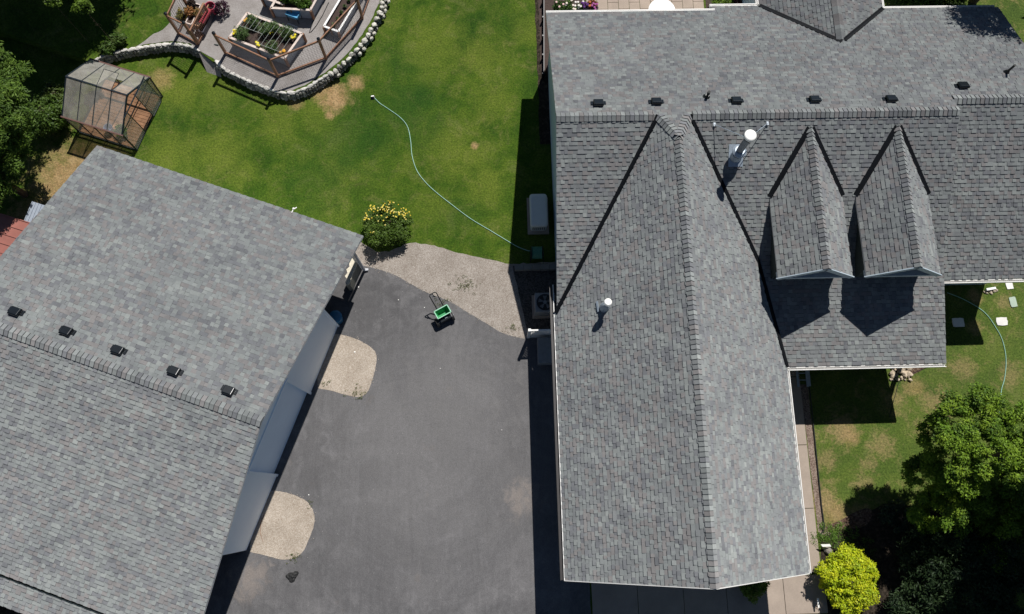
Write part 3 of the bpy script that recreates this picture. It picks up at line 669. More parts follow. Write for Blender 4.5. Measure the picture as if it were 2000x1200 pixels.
GALD = plain('dull_steel', (.2, .23, .26), .5, metal=.3)
for (bx, by) in ((7.54, 12.03), (9.34, 12.04)):
    mb = MB(); mb.tube([(cx, cy, cz + 1.4), (bx, by, zf(by) + .06)], .011, 6); br = mb.build('brace', GALV, flue)
    mb.v = []; mb.f = []; mb.t = []; mb.box(bx - .035, bx + .035, by - .06, by + .07, zf(by) + .02, zf(by) + .06); mb.build('brace_foot', GALD, flue)
vx, vy = 3.73, 6.15; vz = ZW - SW * (XC - vx)
mb = MB(); mb.lathe((vx, vy, vz - .05), [(.075, 0), (.072, .70)], 14); p_ = hp(mb.build('exhaust_pipe', GALV, H))
mb = MB(); mb.lathe((vx, vy, vz + .77), [(.08, -.16), (.13, -.13), (.13, -.03), (.10, .0)], 16); mb.build('cap', WHITE, p_)
mb = MB(); mb.lathe((vx, vy, vz), [(.19, -.05), (.15, .12), (.085, .3)], 14); mb.build('boot', GALV, p_)
mb = MB(); mb.bar((vx - .25, vy + .25, vz - .14), (vx - .22, vy - .12, vz - .12), .07, .03, Vector((-SW, 0, 1))); mb.build('strap', GALV, p_)
for o in PARTS:
    if o.type == 'EMPTY': o.location = Vector(o.location) - HL
    else: fix(o, house)
# re-anchor dormer children (Empty already offset from the house)

# ------------------------------------------------------------------ GARAGE
GL = G(-12.5, 0)
gar = thing('garage', 'detached garage with a grey shingle gable roof and blue-grey end wall beside the driveway', 'garage', GL)
GP = []
s0, s1 = -18.1, -7.62; gt, gz, gr = 7.03, 2.8, 5.4; gm = -.25; sg = (gr - gz) / (gt - gm); tf = gm - (gt - gm)
GP.append(shingles('roof_slope', [[G(s0, gt, gz), G(s1, gt, gz), G(s1, gm, gr), G(s0, gm, gr)]], gar, 41))
GP.append(shingles('roof_slope', [[G(s0, tf, gz), G(s1, tf, gz), G(s1, gm, gr), G(s0, gm, gr)]], gar, 42))
GP.append(shingles('lean_to_roof', [[G(s0, tf - .13, gz - .16), G(-9.2, tf - .13, gz - .16), G(-9.2, tf - 1.0, gz - .46), G(s0, tf - 1.0, gz - .46)]], gar, 43))
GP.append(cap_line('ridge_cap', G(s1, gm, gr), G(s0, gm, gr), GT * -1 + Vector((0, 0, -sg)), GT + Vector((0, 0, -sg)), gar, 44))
ngb = GT * sg + Vector((0, 0, 1))
for (s_, t_) in ((-16.38, .33), (-14.57, .29), (-12.78, .27), (-10.84, .24), (-9.0, .24)):
    t_ += .04; GP.append(roof_vent(G(s_, t_, gr - sg * (t_ - gm)), ngb, gar, GA))
zr_ = lambda t: gr - sg * abs(t - gm) - .13
def wallpoly(s, ts, z0=0):
    return [G(s, ts[0], z0), G(s, ts[-1], z0)] + [G(s, t, zr_(t)) for t in reversed(ts)]
mb = MB(); mb.prism(wallpoly(-7.97, [1.28, 4.05]), GS * -.14); mb.prism(wallpoly(-7.97, [-4.72, -1.92]), GS * -.14)
mb.prism([G(-7.97, -1.92, 3.55), G(-7.97, 1.28, 3.55), G(-7.97, 1.28, zr_(1.28)), G(-7.97, gm, zr_(gm)), G(-7.97, -1.92, zr_(-1.92))], GS * -.14)
GP.append(mb.build('end_wall', GARWALL, gar))
mb = MB(); mb.prism([G(-8.10, -1.92, 0), G(-8.10, 1.28, 0), G(-8.10, 1.28, 3.56), G(-8.10, -1.92, 3.56)], GS * -.06); d = mb.build('garage_door', GARDOOR, gar); GP.append(d)
mb = MB()
for t_ in (1.28, -1.92): mb.bar(G(-7.955, t_, 0), G(-7.955, t_, 3.55), .05, .09, GT)
mb.bar(G(-7.955, -1.95, 3.57), G(-7.955, 1.31, 3.57), .05, .09); GP.append(mb.build('door_trim', GARWALL, gar))
mb = MB(); mb.bar(G(-7.95, 4.03, 0), G(-7.95, 4.03, zr_(4.03)), .06, .06, GT); GP.append(mb.build('corner_board', GARWALL, gar))
mb = MB(); mb.prism(wallpoly(-9.2, [gm, 6.6]), GS * -.12); mb.prism(wallpoly(-9.2, [tf + .5, gm]), GS * -.12)
mb.prism([G(-8.0, 4.05, 0), G(-9.2, 4.05, 0), G(-9.2, 4.05, zr_(4.05)), G(-8.0, 4.05, zr_(4.05))], GT * -.1)
mb.prism([G(-8.0, -4.72, 0), G(-9.2, -4.72, 0), G(-9.2, -4.72, zr_(-4.72)), G(-8.0, -4.72, zr_(-4.72))], GT * .1)
GP.append(mb.build('recess_wall', DARKWALL, gar))
mb = MB(); mb.prism([G(-9.3, 6.6, 0), G(-17.7, 6.6, 0), G(-17.7, 6.6, zr_(6.6)), G(-9.3, 6.6, zr_(6.6))], GT * -.1); mb.prism(wallpoly(-17.7, [tf + .5, gm, 6.6][::1]) if False else [G(-17.7, tf + .5, 0), G(-17.7, 6.6, 0), G(-17.7, 6.6, zr_(6.6)), G(-17.7, gm, zr_(gm)), G(-17.7, tf + .5, zr_(tf + .5))], GS * .1)
mb.prism([G(-9.3, tf + .5, 0), G(-17.7, tf + .5, 0), G(-17.7, tf + .5, zr_(tf + .5)), G(-9.3, tf + .5, zr_(tf + .5))], GT * .1)
GP.append(mb.build('outer_wall', GARWALL, gar))
mb = MB(); mb.tube([G(-7.83, 6.42, 2.72), G(-7.83, 6.44, .12), G(-7.70, 6.50, .06)], .055, 10); GP.append(mb.build('downspout', plain('grey_downspout', (.45, .46, .48), .5), gar))
mb = MB(); mb.bar(G(-8.0, 6.5, 0), G(-8.0, 6.5, 2.75), .14, .14, GT); GP.append(mb.build('corner_post', TRIM, gar))
p = at(572, 411, 2.85)
mb = MB(); mb.bar(p - GT * .10, p + GT * .04, .03, .03); mb.blob(p + GT * .06, .05, .05, .05, 0); mb.bar(p + GT * .07 + GS * .03, p + GT * .15 + GS * .09, .03, .02); GP.append(mb.build('security_light', WHITE, gar))
for o in GP: fix(o, gar)

# ------------------------------------------------------------------ foliage
def blooms(name, root, spots, r, tints, flat=.7, n=6):
    """each bloom is a part of its own; blooms of one colour share a mesh"""
    src = {}
    for (x, y, z, ti) in spots:
        if ti not in src:
            m_ = MB(); rn = random.Random(ti + 5); m_.blob((0, 0, 0), r, r, r * flat, .2, tint=tints[ti], n=n, m=3, rnd=rn); o = m_.build(name, PETAL, root); src[ti] = o
        else:
            o = src[ti].copy(); COL.objects.link(o); o.parent = root
        o.location = (x, y, z)
def vary(c, k=.15): return tuple(max(.002, x * random.uniform(1 - k, 1 + k)) for x in c)
def leaves(name, clumps, per, size, pal, mat, parent=None, shell=.45, flat=.5, asp=.5, seed=0, droop=0, curl=.0):
    """leaf-sized faces spread through each clump. clumps: (cx,cy,cz,rx,ry,rz)"""
    rg = np.random.default_rng(seed + 100); C = np.array(clumps, float)
    vol = (C[:, 3] * C[:, 4] + C[:, 3] * C[:, 5] + C[:, 4] * C[:, 5]); cnt = np.maximum(3, (per * vol / vol.mean()).astype(int))
    idx = np.repeat(np.arange(len(C)), cnt); n = len(idx)
    d = rg.normal(size=(n, 3)); d /= np.linalg.norm(d, axis=1)[:, None]
    r = (1 - shell) + shell * rg.random(n) ** .6; r += rg.normal(size=n) * .05
    P = C[idx, :3] + d * C[idx, 3:] * r[:, None]
    nr = d * (1 - flat) + rg.normal(size=(n, 3)) * .45 + np.array([0, 0, flat]); nr /= np.linalg.norm(nr, axis=1)[:, None]
    ax = d + rg.normal(size=(n, 3)) * .6 - np.array([0, 0, droop]); ax -= nr * (ax * nr).sum(1)[:, None]; ax /= np.linalg.norm(ax, axis=1)[:, None] + 1e-9
    bx = np.cross(nr, ax); s = size * rg.uniform(.6, 1.35, n)[:, None]
    v = np.stack([P - ax * s * .5, P + bx * s * .5 * asp + nr * s * .05, P + ax * s * .6, P - bx * s * .5 * asp + nr * s * .05], 1).reshape(-1, 3)
    me = bpy.data.meshes.new(name); me.vertices.add(n * 4); me.vertices.foreach_set('co', v.astype(np.float32).ravel())
    me.loops.add(n * 4); me.loops.foreach_set('vertex_index', np.arange(n * 4, dtype=np.int32)); me.polygons.add(n)
    me.polygons.foreach_set('loop_start', np.arange(0, n * 4, 4, dtype=np.int32)); me.polygons.foreach_set('loop_total', np.full(n, 4, dtype=np.int32))
    me.update(); me.validate()
    pc = np.array([p[:3] for p in pal]); cc = rg.integers(0, len(pc), len(C)); lc = rg.integers(0, len(pc), n)
    col = (pc[cc[idx]] * .55 + pc[lc] * .45) * rg.uniform(.75, 1.25, (n, 1)); a = me.attributes.new('tint', 'FLOAT_COLOR', 'FACE')
    a.data.foreach_set('color', np.concatenate([col, np.ones((n, 1))], 1).astype(np.float32).ravel()); me.materials.append(mat)
    o = bpy.data.objects.new(name, me); return link(o, parent)
TRUNK = plain('bark', (.10, .07, .05), .9, var=.3, scale=8, bumpy=.5)
def trunk(base, h, r, parent, lean=(0, 0), limbs=8, spread=1.0, seed=0):
    rnd = random.Random(seed); mb = MB(); pts = [Vector((lean[0] * t * h, lean[1] * t * h, h * t)) for t in (0, .3, .6, .85, 1)]
    mb.tube(pts, [r, r * .8, r * .55, r * .35, r * .15], 8)
    for k in range(limbs):
        t = rnd.uniform(.6, .95); a = rnd.uniform(0, 6.28); p = Vector((lean[0] * t * h, lean[1] * t * h, h * t)); L = spread * (1.15 - t) * rnd.uniform(.7, 1.1)
        q = p + Vector((math.cos(a) * L, math.sin(a) * L, rnd.uniform(.0, .3) * L)); mb.tube([p, p.lerp(q, .5) + Vector((0, 0, .08)), q], [r * .35 * (1.2 - t), r * .2, r * .06], 6)
    return mb.build('trunk', TRUNK, parent)
def tree(name, label, base, h, crown, pal, per, size, nsub, mat=CONIF, seed=0, group=None, cat='tree', sub=.34, asp=.35, flat=.5, taper=None, tr=.14, squash=.55, hang=.0):
    """crown: main ellipsoids (dx,dy,z,rx,ry,rz) round the trunk; sprays are scattered over their surfaces"""
    root = thing(name, label, cat, base, group); rg = random.Random(seed)
    sp = max(c[3] for c in crown); trunk(base, h * .92, tr, root, limbs=12, spread=sp * .9, seed=seed)
    subs = []; W = [c[3] * c[4] + c[3] * c[5] + c[4] * c[5] for c in crown]
    for _ in range(nsub):
        c = rg.choices(crown, W)[0]; u = rg.uniform(-.75, 1); a = rg.uniform(0, 6.283); s_ = math.sqrt(1 - u * u); r = rg.uniform(.55, 1.05)
        k = rg.uniform(.6, 1.3) * sub
        subs.append((c[0] + c[3] * s_ * math.cos(a) * r, c[1] + c[4] * s_ * math.sin(a) * r, c[2] + c[5] * u * r, k * rg.uniform(.8, 1.3), k * rg.uniform(.8, 1.3), k * squash))
    leaves('crown', subs, per, size, pal, mat, root, shell=.9, flat=flat, asp=asp, seed=seed, droop=hang); return root
GRN = [(.075, .125, .018), (.05, .095, .014), (.095, .15, .022), (.035, .07, .012)]
BRT = [(.15, .25, .018), (.10, .19, .016), (.20, .30, .025), (.05, .10, .014)]
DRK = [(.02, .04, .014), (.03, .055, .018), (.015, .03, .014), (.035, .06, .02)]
def wp(px, py, z, h0=0): q = at(px, py, z); return q

# big lit conifer, lower right, with darker neighbours
b0 = Vector((17.3, 1.0, 0))
def rel(px, py, z, rx, ry=None, rz=None, b=None):
    q = at(px, py, z) - b; return (q.x, q.y, z, rx, ry or rx, rz or rx * .7)
tree('conifer_tree', 'big bushy tree with bright yellow-green foliage tips, right edge below the green hose', b0, 5.2,
     [rel(1860, 820, 4.4, .75, b=b0), rel(1925, 810, 4.6, .85, b=b0), rel(1990, 830, 4.9, 1.0, b=b0), rel(1865, 880, 4.6, .8, b=b0), rel(1940, 890, 5.0, 1.0, b=b0), rel(1830, 850, 3.7, .7, b=b0), rel(1820, 930, 2.4, .8, rz=.9, b=b0), rel(1895, 960, 2.0, 1.0, rz=1.0, b=b0), rel(1985, 990, 1.8, 1.3, rz=1.0, b=b0), rel(2050, 900, 4.6, 1.1, b=b0), rel(1860, 1010, 3.5, .35, b=b0), rel(1885, 925, 4.6, .55, b=b0), rel(1850, 1000, 1.5, 1.1, rz=.9, b=b0), rel(1925, 1060, 1.4, 1.2, rz=.9, b=b0), rel(2000, 1080, 1.4, 1.2, rz=.9, b=b0), rel(1960, 990, 2.0, 1.1, rz=.9, b=b0), rel(1785, 1010, 1.9, .3, b=b0)],
     BRT, 210, .085, 780, seed=3, sub=.24, asp=.5, flat=.6, squash=.6)
b1 = Vector((16.4, -3.2, 0))
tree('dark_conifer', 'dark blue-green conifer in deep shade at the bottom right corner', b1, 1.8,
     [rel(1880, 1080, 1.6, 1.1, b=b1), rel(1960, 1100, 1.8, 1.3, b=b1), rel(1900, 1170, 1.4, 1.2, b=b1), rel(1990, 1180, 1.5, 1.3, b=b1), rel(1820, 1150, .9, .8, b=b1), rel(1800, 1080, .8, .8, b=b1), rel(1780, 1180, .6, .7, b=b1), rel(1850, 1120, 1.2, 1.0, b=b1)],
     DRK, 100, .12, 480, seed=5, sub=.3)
# tall neighbour standing right of the frame: it throws the shade over the corner
b2 = Vector((19.1, 1.6, 0))
tree('tall_conifer', 'tall dark conifer standing beyond the right edge, shading the lower corner', b2, 10.5,
     [(0, 0, 6.4, 2.2, 1.9, 1.4), (0, 0, 7.8, 1.9, 1.7, 1.3), (0, 0, 9.4, 1.1, 1.1, 1.1)], GRN, 90, .22, 480, seed=6, sub=.5, tr=.22)
b3 = Vector((18.2, -1.6, 0))
tree('tall_conifer', 'second tall conifer beyond the right edge, nearer the bottom corner', b3, 9.5,
     [(0, 0, 6.0, 2.0, 2.0, 1.4), (0, 0, 7.6, 1.7, 1.7, 1.3), (0, 0, 9.0, .9, .9, .9)], GRN, 90, .22, 420, seed=16, sub=.5, tr=.2)
# yellow-green globe shrub
def shrub(name, label, base, r, h, pal, n, size, seed, mat=LEAF, asp=.6, flat=.35, sub=.22, per=60, cat='shrub', group=None, rz=None):
    rl = random.Random(seed * 7); lobes = [(0, 0, h * .50, r * .76, r * .76, h * .40)]
    for k in range(6 if r > .5 else 0):
        a = k * 1.047 + rl.uniform(-.4, .4); o_ = r * rl.uniform(.42, .6); q_ = r * rl.uniform(.28, .46); lobes.append((math.cos(a) * o_, math.sin(a) * o_, h * rl.uniform(.4, .62), q_, q_, h * .30))
    return tree(name, label, base, h, lobes, pal, per, size, n, mat, seed, group, cat, sub=sub, asp=asp, flat=flat, tr=.05, squash=.8)
q = at(1657, 1134, .9)
YG = [(.48, .54, .012), (.38, .48, .012), (.58, .60, .02), (.27, .38, .012)]
shrub('globe_shrub', 'round bright yellow-green shrub beside the concrete apron', (q.x + .06, q.y - .02, 0), 1.24, 1.35, YG, 480, .075, 8, sub=.16, per=75, flat=.7)
# rose bush with yellow blooms
q = at(759, 440, .6)
rb = shrub('flowering_bush', 'round green bush with small yellow flowers between the lawn and the gravel strip', (q.x, q.y, 0), 1.0, 1.05, [(.08, .14, .014), (.06, .11, .014), (.11, .18, .025)], 330, .06, 9, sub=.16, per=60, flat=.65)
rnd = random.Random(12); spots = []
for (cx_, cy_, sp, k) in ((-.45, .62, .28, 25), (.0, .35, .35, 14), (.55, .45, .28, 25), (.15, .8, .2, 9), (-.75, .2, .2, 10), (.1, .0, .7, 12), (-.7, -.3, .2, 3)):
    for _ in range(k):
        x = cx_ + rnd.gauss(0, sp * .6); y = cy_ + rnd.gauss(0, sp * .5); rr = min(.98, math.hypot(x, y)); z = .56 + .50 * math.sqrt(max(.02, 1 - rr * rr)); spots.append((x, y, z, rnd.randrange(3)))
blooms('bloom', rb, spots, .032, [(.75, .6, .08), (.8, .68, .2), (.7, .5, .05)])
# left conifer
b4 = Vector((-18.6, 12.2, 0))
tree('conifer_tree', 'feathery green conifer at the left edge beside the greenhouse', b4, 4.8,
     [rel(0, 140, 3.4, .75, b=b4), rel(8, 210, 3.8, .95, b=b4), rel(-5, 270, 3.9, 1.05, b=b4), rel(18, 300, 3.2, .7, b=b4), rel(-50, 230, 4.4, 1.5, rz=1.2, b=b4), rel(-20, 350, 3.0, .95, b=b4), rel(-20, 130, 3.4, .8, b=b4), rel(30, 250, 2.6, .6, b=b4)],
     [(.085, .15, .018), (.06, .115, .016), (.11, .18, .024), (.04, .08, .012)], 120, .12, 360, seed=21, sub=.30, asp=.35, flat=.6, squash=.5)
q = at(92, 225, .6)
shrub('green_shrub', 'leafy bright green shrub between the left conifer and the greenhouse', (q.x, q.y, 0), .95, 1.3, [(.07, .13, .018), (.05, .1, .014), (.1, .17, .025)], 190, .09, 22, sub=.2)
q = at(112, 190, .3)
shrub('low_weeds', 'low pale green weeds beside the left end wall of the greenhouse', (q.x, q.y, 0), .7, .7, [(.10, .15, .03), (.07, .11, .02)], 70, .09, 23, sub=.18, cat='plant')
# shade trees across the top left
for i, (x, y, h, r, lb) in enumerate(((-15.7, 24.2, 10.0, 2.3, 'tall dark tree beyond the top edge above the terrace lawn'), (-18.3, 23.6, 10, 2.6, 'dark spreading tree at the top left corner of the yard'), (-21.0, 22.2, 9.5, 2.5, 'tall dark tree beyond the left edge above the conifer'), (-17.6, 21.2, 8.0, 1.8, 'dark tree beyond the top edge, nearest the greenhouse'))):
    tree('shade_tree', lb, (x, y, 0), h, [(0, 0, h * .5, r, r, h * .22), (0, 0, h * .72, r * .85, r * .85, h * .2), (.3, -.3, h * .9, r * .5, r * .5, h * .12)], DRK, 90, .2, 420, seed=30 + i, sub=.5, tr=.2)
for (px, py, z, r, sd, lb) in ((102, 4, 3.2, .22, 61, 'small sunlit leafy sapling in the black shade at the top left'), (160, 12, 3.2, .36, 62, 'sunlit leafy sapling right of a smaller one in the top left shade')):
    q = at(px, py, z); tree('sapling', lb, (q.x, q.y, 0), z + .1, [(0, 0, z, r, r * .8, .25)], [(.12, .2, .02), (.09, .15, .02)], 45, .1, 26, LEAF, sd, cat='tree', sub=.15, asp=.6, tr=.012)
for (px, py, r, sd, lb) in ((235, 82, .28, 71, 'dark grass tuft on the terrace lawn just above the stone wall'), (215, 100, .3, 72, 'pale weeds at the left end of the curved stone wall')):
    q = at(px, py, TZ); shrub('grass_tuft', lb, (q.x, q.y, TZ), r, .4, [(.06, .12, .015), (.09, .14, .03)], 30, .1, sd, sub=.12, cat='plant')
# trees behind the right end of the house
for i, (x, y, h, r, lb) in enumerate(((21.0, 20.4, 10.2, 2.3, 'tall tree beyond the top right corner, shading the roof end'), (22.6, 17.0, 8.0, 1.6, 'tree beyond the right edge beside the roof end'), (18.4, 23.8, 8.0, 2.2, 'dark tree behind the house above the right roof eave'))):
    tree('shade_tree', lb, (x, y, 0), h, [(0, 0, h * .5, r, r, h * .22), (0, 0, h * .75, r * .85, r * .85, h * .2)], GRN, 60, .22, 300, seed=40 + i, sub=.45, tr=.2)
for (px, py, r, sd) in ((1790, 3, 1.0, 51), (1845, 2, .9, 52)):
    q = at(px, py, .5); shrub('dark_shrub', ('left' if sd == 51 else 'right') + ' of two dark green shrubs behind the right part of the rear eave', (q.x, q.y, 0), r, 1.2, GRN, 110, .1, sd)
# hedge at wing corner, ground cover, bed shrubs
q = at(1500, 1146, 1.0)
shrub('boxwood', 'green shrub peeking out under the front gable corner above the apron', (q.x - .45, q.y - .05, 0), .55, 1.35, [(.12, .2, .02), (.09, .15, .02)], 90, .07, 55, sub=.14)
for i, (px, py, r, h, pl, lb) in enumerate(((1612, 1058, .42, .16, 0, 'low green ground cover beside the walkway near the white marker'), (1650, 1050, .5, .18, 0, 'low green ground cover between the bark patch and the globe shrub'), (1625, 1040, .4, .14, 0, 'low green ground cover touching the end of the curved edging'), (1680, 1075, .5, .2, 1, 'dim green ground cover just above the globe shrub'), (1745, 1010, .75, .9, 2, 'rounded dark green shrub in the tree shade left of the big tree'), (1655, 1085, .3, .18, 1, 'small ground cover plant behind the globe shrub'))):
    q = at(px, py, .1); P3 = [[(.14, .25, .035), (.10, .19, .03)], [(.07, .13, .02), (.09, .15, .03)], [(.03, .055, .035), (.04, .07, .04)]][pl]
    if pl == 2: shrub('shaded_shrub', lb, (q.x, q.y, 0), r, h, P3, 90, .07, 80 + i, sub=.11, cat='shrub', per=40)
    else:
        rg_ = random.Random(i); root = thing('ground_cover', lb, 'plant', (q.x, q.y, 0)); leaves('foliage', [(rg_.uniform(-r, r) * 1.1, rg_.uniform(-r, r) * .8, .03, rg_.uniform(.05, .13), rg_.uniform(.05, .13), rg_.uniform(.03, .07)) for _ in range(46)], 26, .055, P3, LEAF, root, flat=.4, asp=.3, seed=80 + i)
for i, (px, py, r, n_, lb) in enumerate(((905, 558, .42, 40, 'patch of low weeds growing in the middle of the gravel strip'), (862, 590, .25, 16, 'few small weeds at the asphalt edge above the green spreader'), (698, 768, .30, 30, 'low green weeds at the lower edge of the upper gravel island'), (636, 748, .12, 8, 'tiny weed at the left edge of the upper gravel island'), (575, 1088, .22, 16, 'sparse weeds at the lower edge of the lower gravel island'), (605, 985, .12, 6, 'tiny weed at the right edge of the lower gravel island'), (1000, 640, .2, 12, 'few dry weeds at the asphalt edge left of the lattice screen'))):
    q = at(px, py, .02); rg_ = random.Random(i + 40); root = thing('weeds', lb, 'plant', (q.x, q.y, 0), 'weeds in the gravel')
    leaves('foliage', [(rg_.gauss(0, r * .6), rg_.gauss(0, r * .5), .03, rg_.uniform(.03, .09), rg_.uniform(.03, .09), .03) for _ in range(n_)], 12, .045, [(.10, .14, .025), (.14, .16, .04), (.07, .10, .02)], LEAF, root, flat=.4, asp=.3, seed=300 + i)
# rose bed at top
for i, (px, py, r, pal, fl, lb) in enumerate(((1092, 12, .34, 0, (.75, .5, .5), 'rose bush with pale pink blooms behind the rear eave'), (1112, 14, .34, 0, (.8, .7, .62), 'rose bush with cream blooms in the rear flower bed'), (1130, 18, .22, 0, (.85, .8, .75), 'small white-flowered plant in the rear flower bed'), (1142, 17, .18, 1, (.12, .03, .2), 'dark purple flowering plant in the rear flower bed'), (1156, 12, .25, 2, (.5, .14, .05), 'orange-brown leafy plant at the right end of the flower bed'), (1160, 20, .15, 1, (.4, .1, .3), 'small magenta flowering plant by the patio edge'))):
    q = at(px, py, .4); o = shrub('rose_bush' if i < 2 else 'flower_plant', lb, (q.x, q.y, 0), r, .7, [[(.07, .14, .03), (.1, .17, .04)], [(.05, .03, .06), (.06, .04, .07)], [(.3, .1, .04), (.2, .07, .03)]][pal], 50, .06, 90 + i, sub=.1, cat='plant', per=40)
    rnd = random.Random(i); blooms('bloom', o, [(rnd.uniform(-r, r) * .8, rnd.uniform(-r, r) * .8, .66 + rnd.uniform(-.05, .08), 0) for _ in range(9)], .05, [fl])
for i, (px, py, pal, lb) in enumerate(((1405, 7, [(.16, .26, .02), (.12, .2, .02)], 'lime green clump of leaves behind the stepped eave, left of its neighbour'), (1420, 8, [(.18, .28, .03), (.1, .18, .02)], 'lime green leafy plant behind the stepped eave, next to the red shrub'), (1438, 8, [(.10, .03, .035), (.14, .05, .05)], 'dark red shrub behind the stepped eave'), (1457, 8, [(.07, .11, .06), (.12, .1, .09)], 'grey-green plant beside the white garden chair'))):
    q = at(px, py, .4); shrub('leafy_plant', lb, (q.x, q.y, 0), .35, .6, pal, 60, .08, 110 + i, sub=.12, cat='plant', per=40)

# ------------------------------------------------------------------ greenhouse
A0 = Vector((-16.70, 14.86, 0)); ga = R_(-19.24); U = Vector((math.cos(ga), math.sin(ga), 0)); Vv = Vector((-U.y, U.x, 0))
def Q(u, v, z): return A0 + U * u + Vv * v + Vector((0, 0, z))
gh = thing('greenhouse', 'small hexagonal-profile greenhouse with clear panels, black frame and wooden floor', 'greenhouse', A0 + U * 1.26 + Vv * 1.26)
FR = plain('dark_frame', (.02, .03, .04), .4, metal=.4); RUST = plain('brown_rail', (.12, .06, .05), .5)
SZ, HE, HR = 2.52, 1.36, 2.16; VE0, VE1, VM = .03, 2.62, 1.36
GHP = []
mb = MB(); mb.add([Q(.03, .03, .05), Q(SZ - .03, .03, .05), Q(SZ - .03, SZ - .03, .05), Q(.03, SZ - .03, .05)], [(0, 1, 2, 3)])
PLK = plain('deck_plank', (.46, .25, .14), .8, var=.3, scale=4)
mb = MB()
for k in range(17): mb.prism([Q(.04, .04 + k * .144, .02), Q(SZ - .04, .04 + k * .144, .02), Q(SZ - .04, .04 + k * .144 + .13, .02), Q(.04, .04 + k * .144 + .13, .02)], (0, 0, .06))
GHP.append(mb.build('floor', PLK, gh))
mb = MB()
us = [0, .63, 1.26, 1.89, SZ]
for u in us:
    f1 = .05 if u in (0, SZ) else .036
    for v_, e_ in ((0, VE0), (SZ, VE1)): mb.bar(Q(u, v_, 0), Q(u, e_, HE), f1, f1, U)
    mb.bar(Q(u, VE0, HE), Q(u, VM, HR), f1, f1, U); mb.bar(Q(u, VE1, HE), Q(u, VM, HR), f1, f1, U)
for (v_, z_) in ((0, .04), (SZ, .04), (VM, HR)): mb.bar(Q(-.03, v_, z_), Q(SZ + .03, v_, z_), .05, .05)
for u in (0, SZ):
    mb.bar(Q(u, 0, .04), Q(u, SZ, .04), .035, .035); mb.bar(Q(u, VE0, HE), Q(u, VE1, HE), .03, .03)
for v_ in (.85, 1.60): mb.bar(Q(SZ, v_, .04), Q(SZ, v_, HE + .42 if v_ < VM else HE + .45), .03, .03, U)
mb.bar(Q(0, 1.26, 0), Q(0, 1.36, HR), .03, .03, U)
GHP.append(mb.build('frame', FR, gh))
for ve in (VE0 - .02, VE1 + .02):
    mb = MB(); mb.bar(Q(-.05, ve, HE), Q(SZ + .05, ve, HE), .06, .05); GHP.append(mb.build('eave_rail', RUST, gh))
def pane(name, pts, root=gh):
    mb = MB(); p = [Vector(q) for q in pts]; n_ = (p[1] - p[0]).cross(p[2] - p[0]).normalized(); mb.prism(p, n_ * .006); o = mb.build(name, POLY, root); GHP.append(o); return o
for i in range(4):
    a, b = us[i] + .015, us[i + 1] - .015
    pane('wall_panel', [Q(a, .0, .07), Q(b, .0, .07), Q(b, VE0, HE - .03), Q(a, VE0, HE - .03)]); pane('wall_panel', [Q(a, SZ, .07), Q(b, SZ, .07), Q(b, VE1, HE - .03), Q(a, VE1, HE - .03)])
    pane('roof_panel', [Q(a, VE0, HE + .02), Q(b, VE0, HE + .02), Q(b, VM, HR + .01), Q(a, VM, HR + .01)])
    if i != 2: pane('roof_panel', [Q(a, VE1, HE + .02), Q(b, VE1, HE + .02), Q(b, VM, HR + .01), Q(a, VM, HR + .01)])
    else: pane('roof_panel', [Q(a, VE1, HE + .02), Q(b, VE1, HE + .02), Q(b, VM + .65, HR - .40), Q(a, VM + .65, HR - .40)])
a, b = us[2] + .01, us[3] - .01
hatch = pane('roof_hatch', [Q(a, VM, HR + .02), Q(b, VM, HR + .02), Q(b, VM + .72, HR + .05), Q(a, VM + .72, HR + .05)])
mb = MB(); mb.tube([Q(a, VM, HR + .03), Q(a, VM + .72, HR + .06), Q(b, VM + .72, HR + .06), Q(b, VM, HR + .03)], .012, 5); mb.build('hatch_frame', FR, hatch)
pane('end_panel', [Q(0, 0, .07), Q(0, SZ, .07), Q(0, VE1, HE), Q(0, VM, HR - .02), Q(0, VE0, HE)])
pane('end_panel', [Q(SZ, .02, .07), Q(SZ, .84, .07), Q(SZ, .84, HE + .40), Q(SZ, VE0, HE)]); pane('end_panel', [Q(SZ, 1.62, .07), Q(SZ, SZ, .07), Q(SZ, VE1, HE), Q(SZ, 1.62, HE + .5)])
dr = pane('sliding_door', [Q(SZ + .05, 1.58, .08), Q(SZ + .05, 2.36, .08), Q(SZ + .05, 2.36, 1.72), Q(SZ + .05, 1.58, 1.72)])
mb = MB(); mb.tube([Q(SZ + .05, 1.57, .06), Q(SZ + .05, 2.37, .06), Q(SZ + .05, 2.37, 1.73), Q(SZ + .05, 1.57, 1.73), Q(SZ + .05, 1.57, .06)], .017, 5); mb.bar(Q(SZ + .05, 1.57, .9), Q(SZ + .05, 2.37, .9), .02, .02); mb.build('door_frame', FR, dr)
mb = MB(); mb.bar(Q(SZ + .04, .6, 1.76), Q(SZ + .04, 2.45, 1.76), .035, .035); GHP.append(mb.build('door_rail', FR, gh))
for o in GHP: fix(o, gh)
q = Q(1.75, .5, .1)
shrub('potted_plant', 'bright green plant growing inside the greenhouse behind a clear panel', (q.x, q.y, .08), .22, .5, [(.2, .35, .02), (.15, .28, .02)], 40, .08, 130, sub=.1, cat='plant', per=40)
q1 = Q(1.2, .45, .08)
mb = MB(); mb.lathe(q1, [(.13, 0), (.17, .28), (.18, .28), (.16, .27), (.13, .1)], 16); tag(mb.build('bucket', plain('pale_blue_plastic', (.3, .38, .6), .4)), 'pale blue bucket inside the greenhouse on the wooden floor', 'bucket')

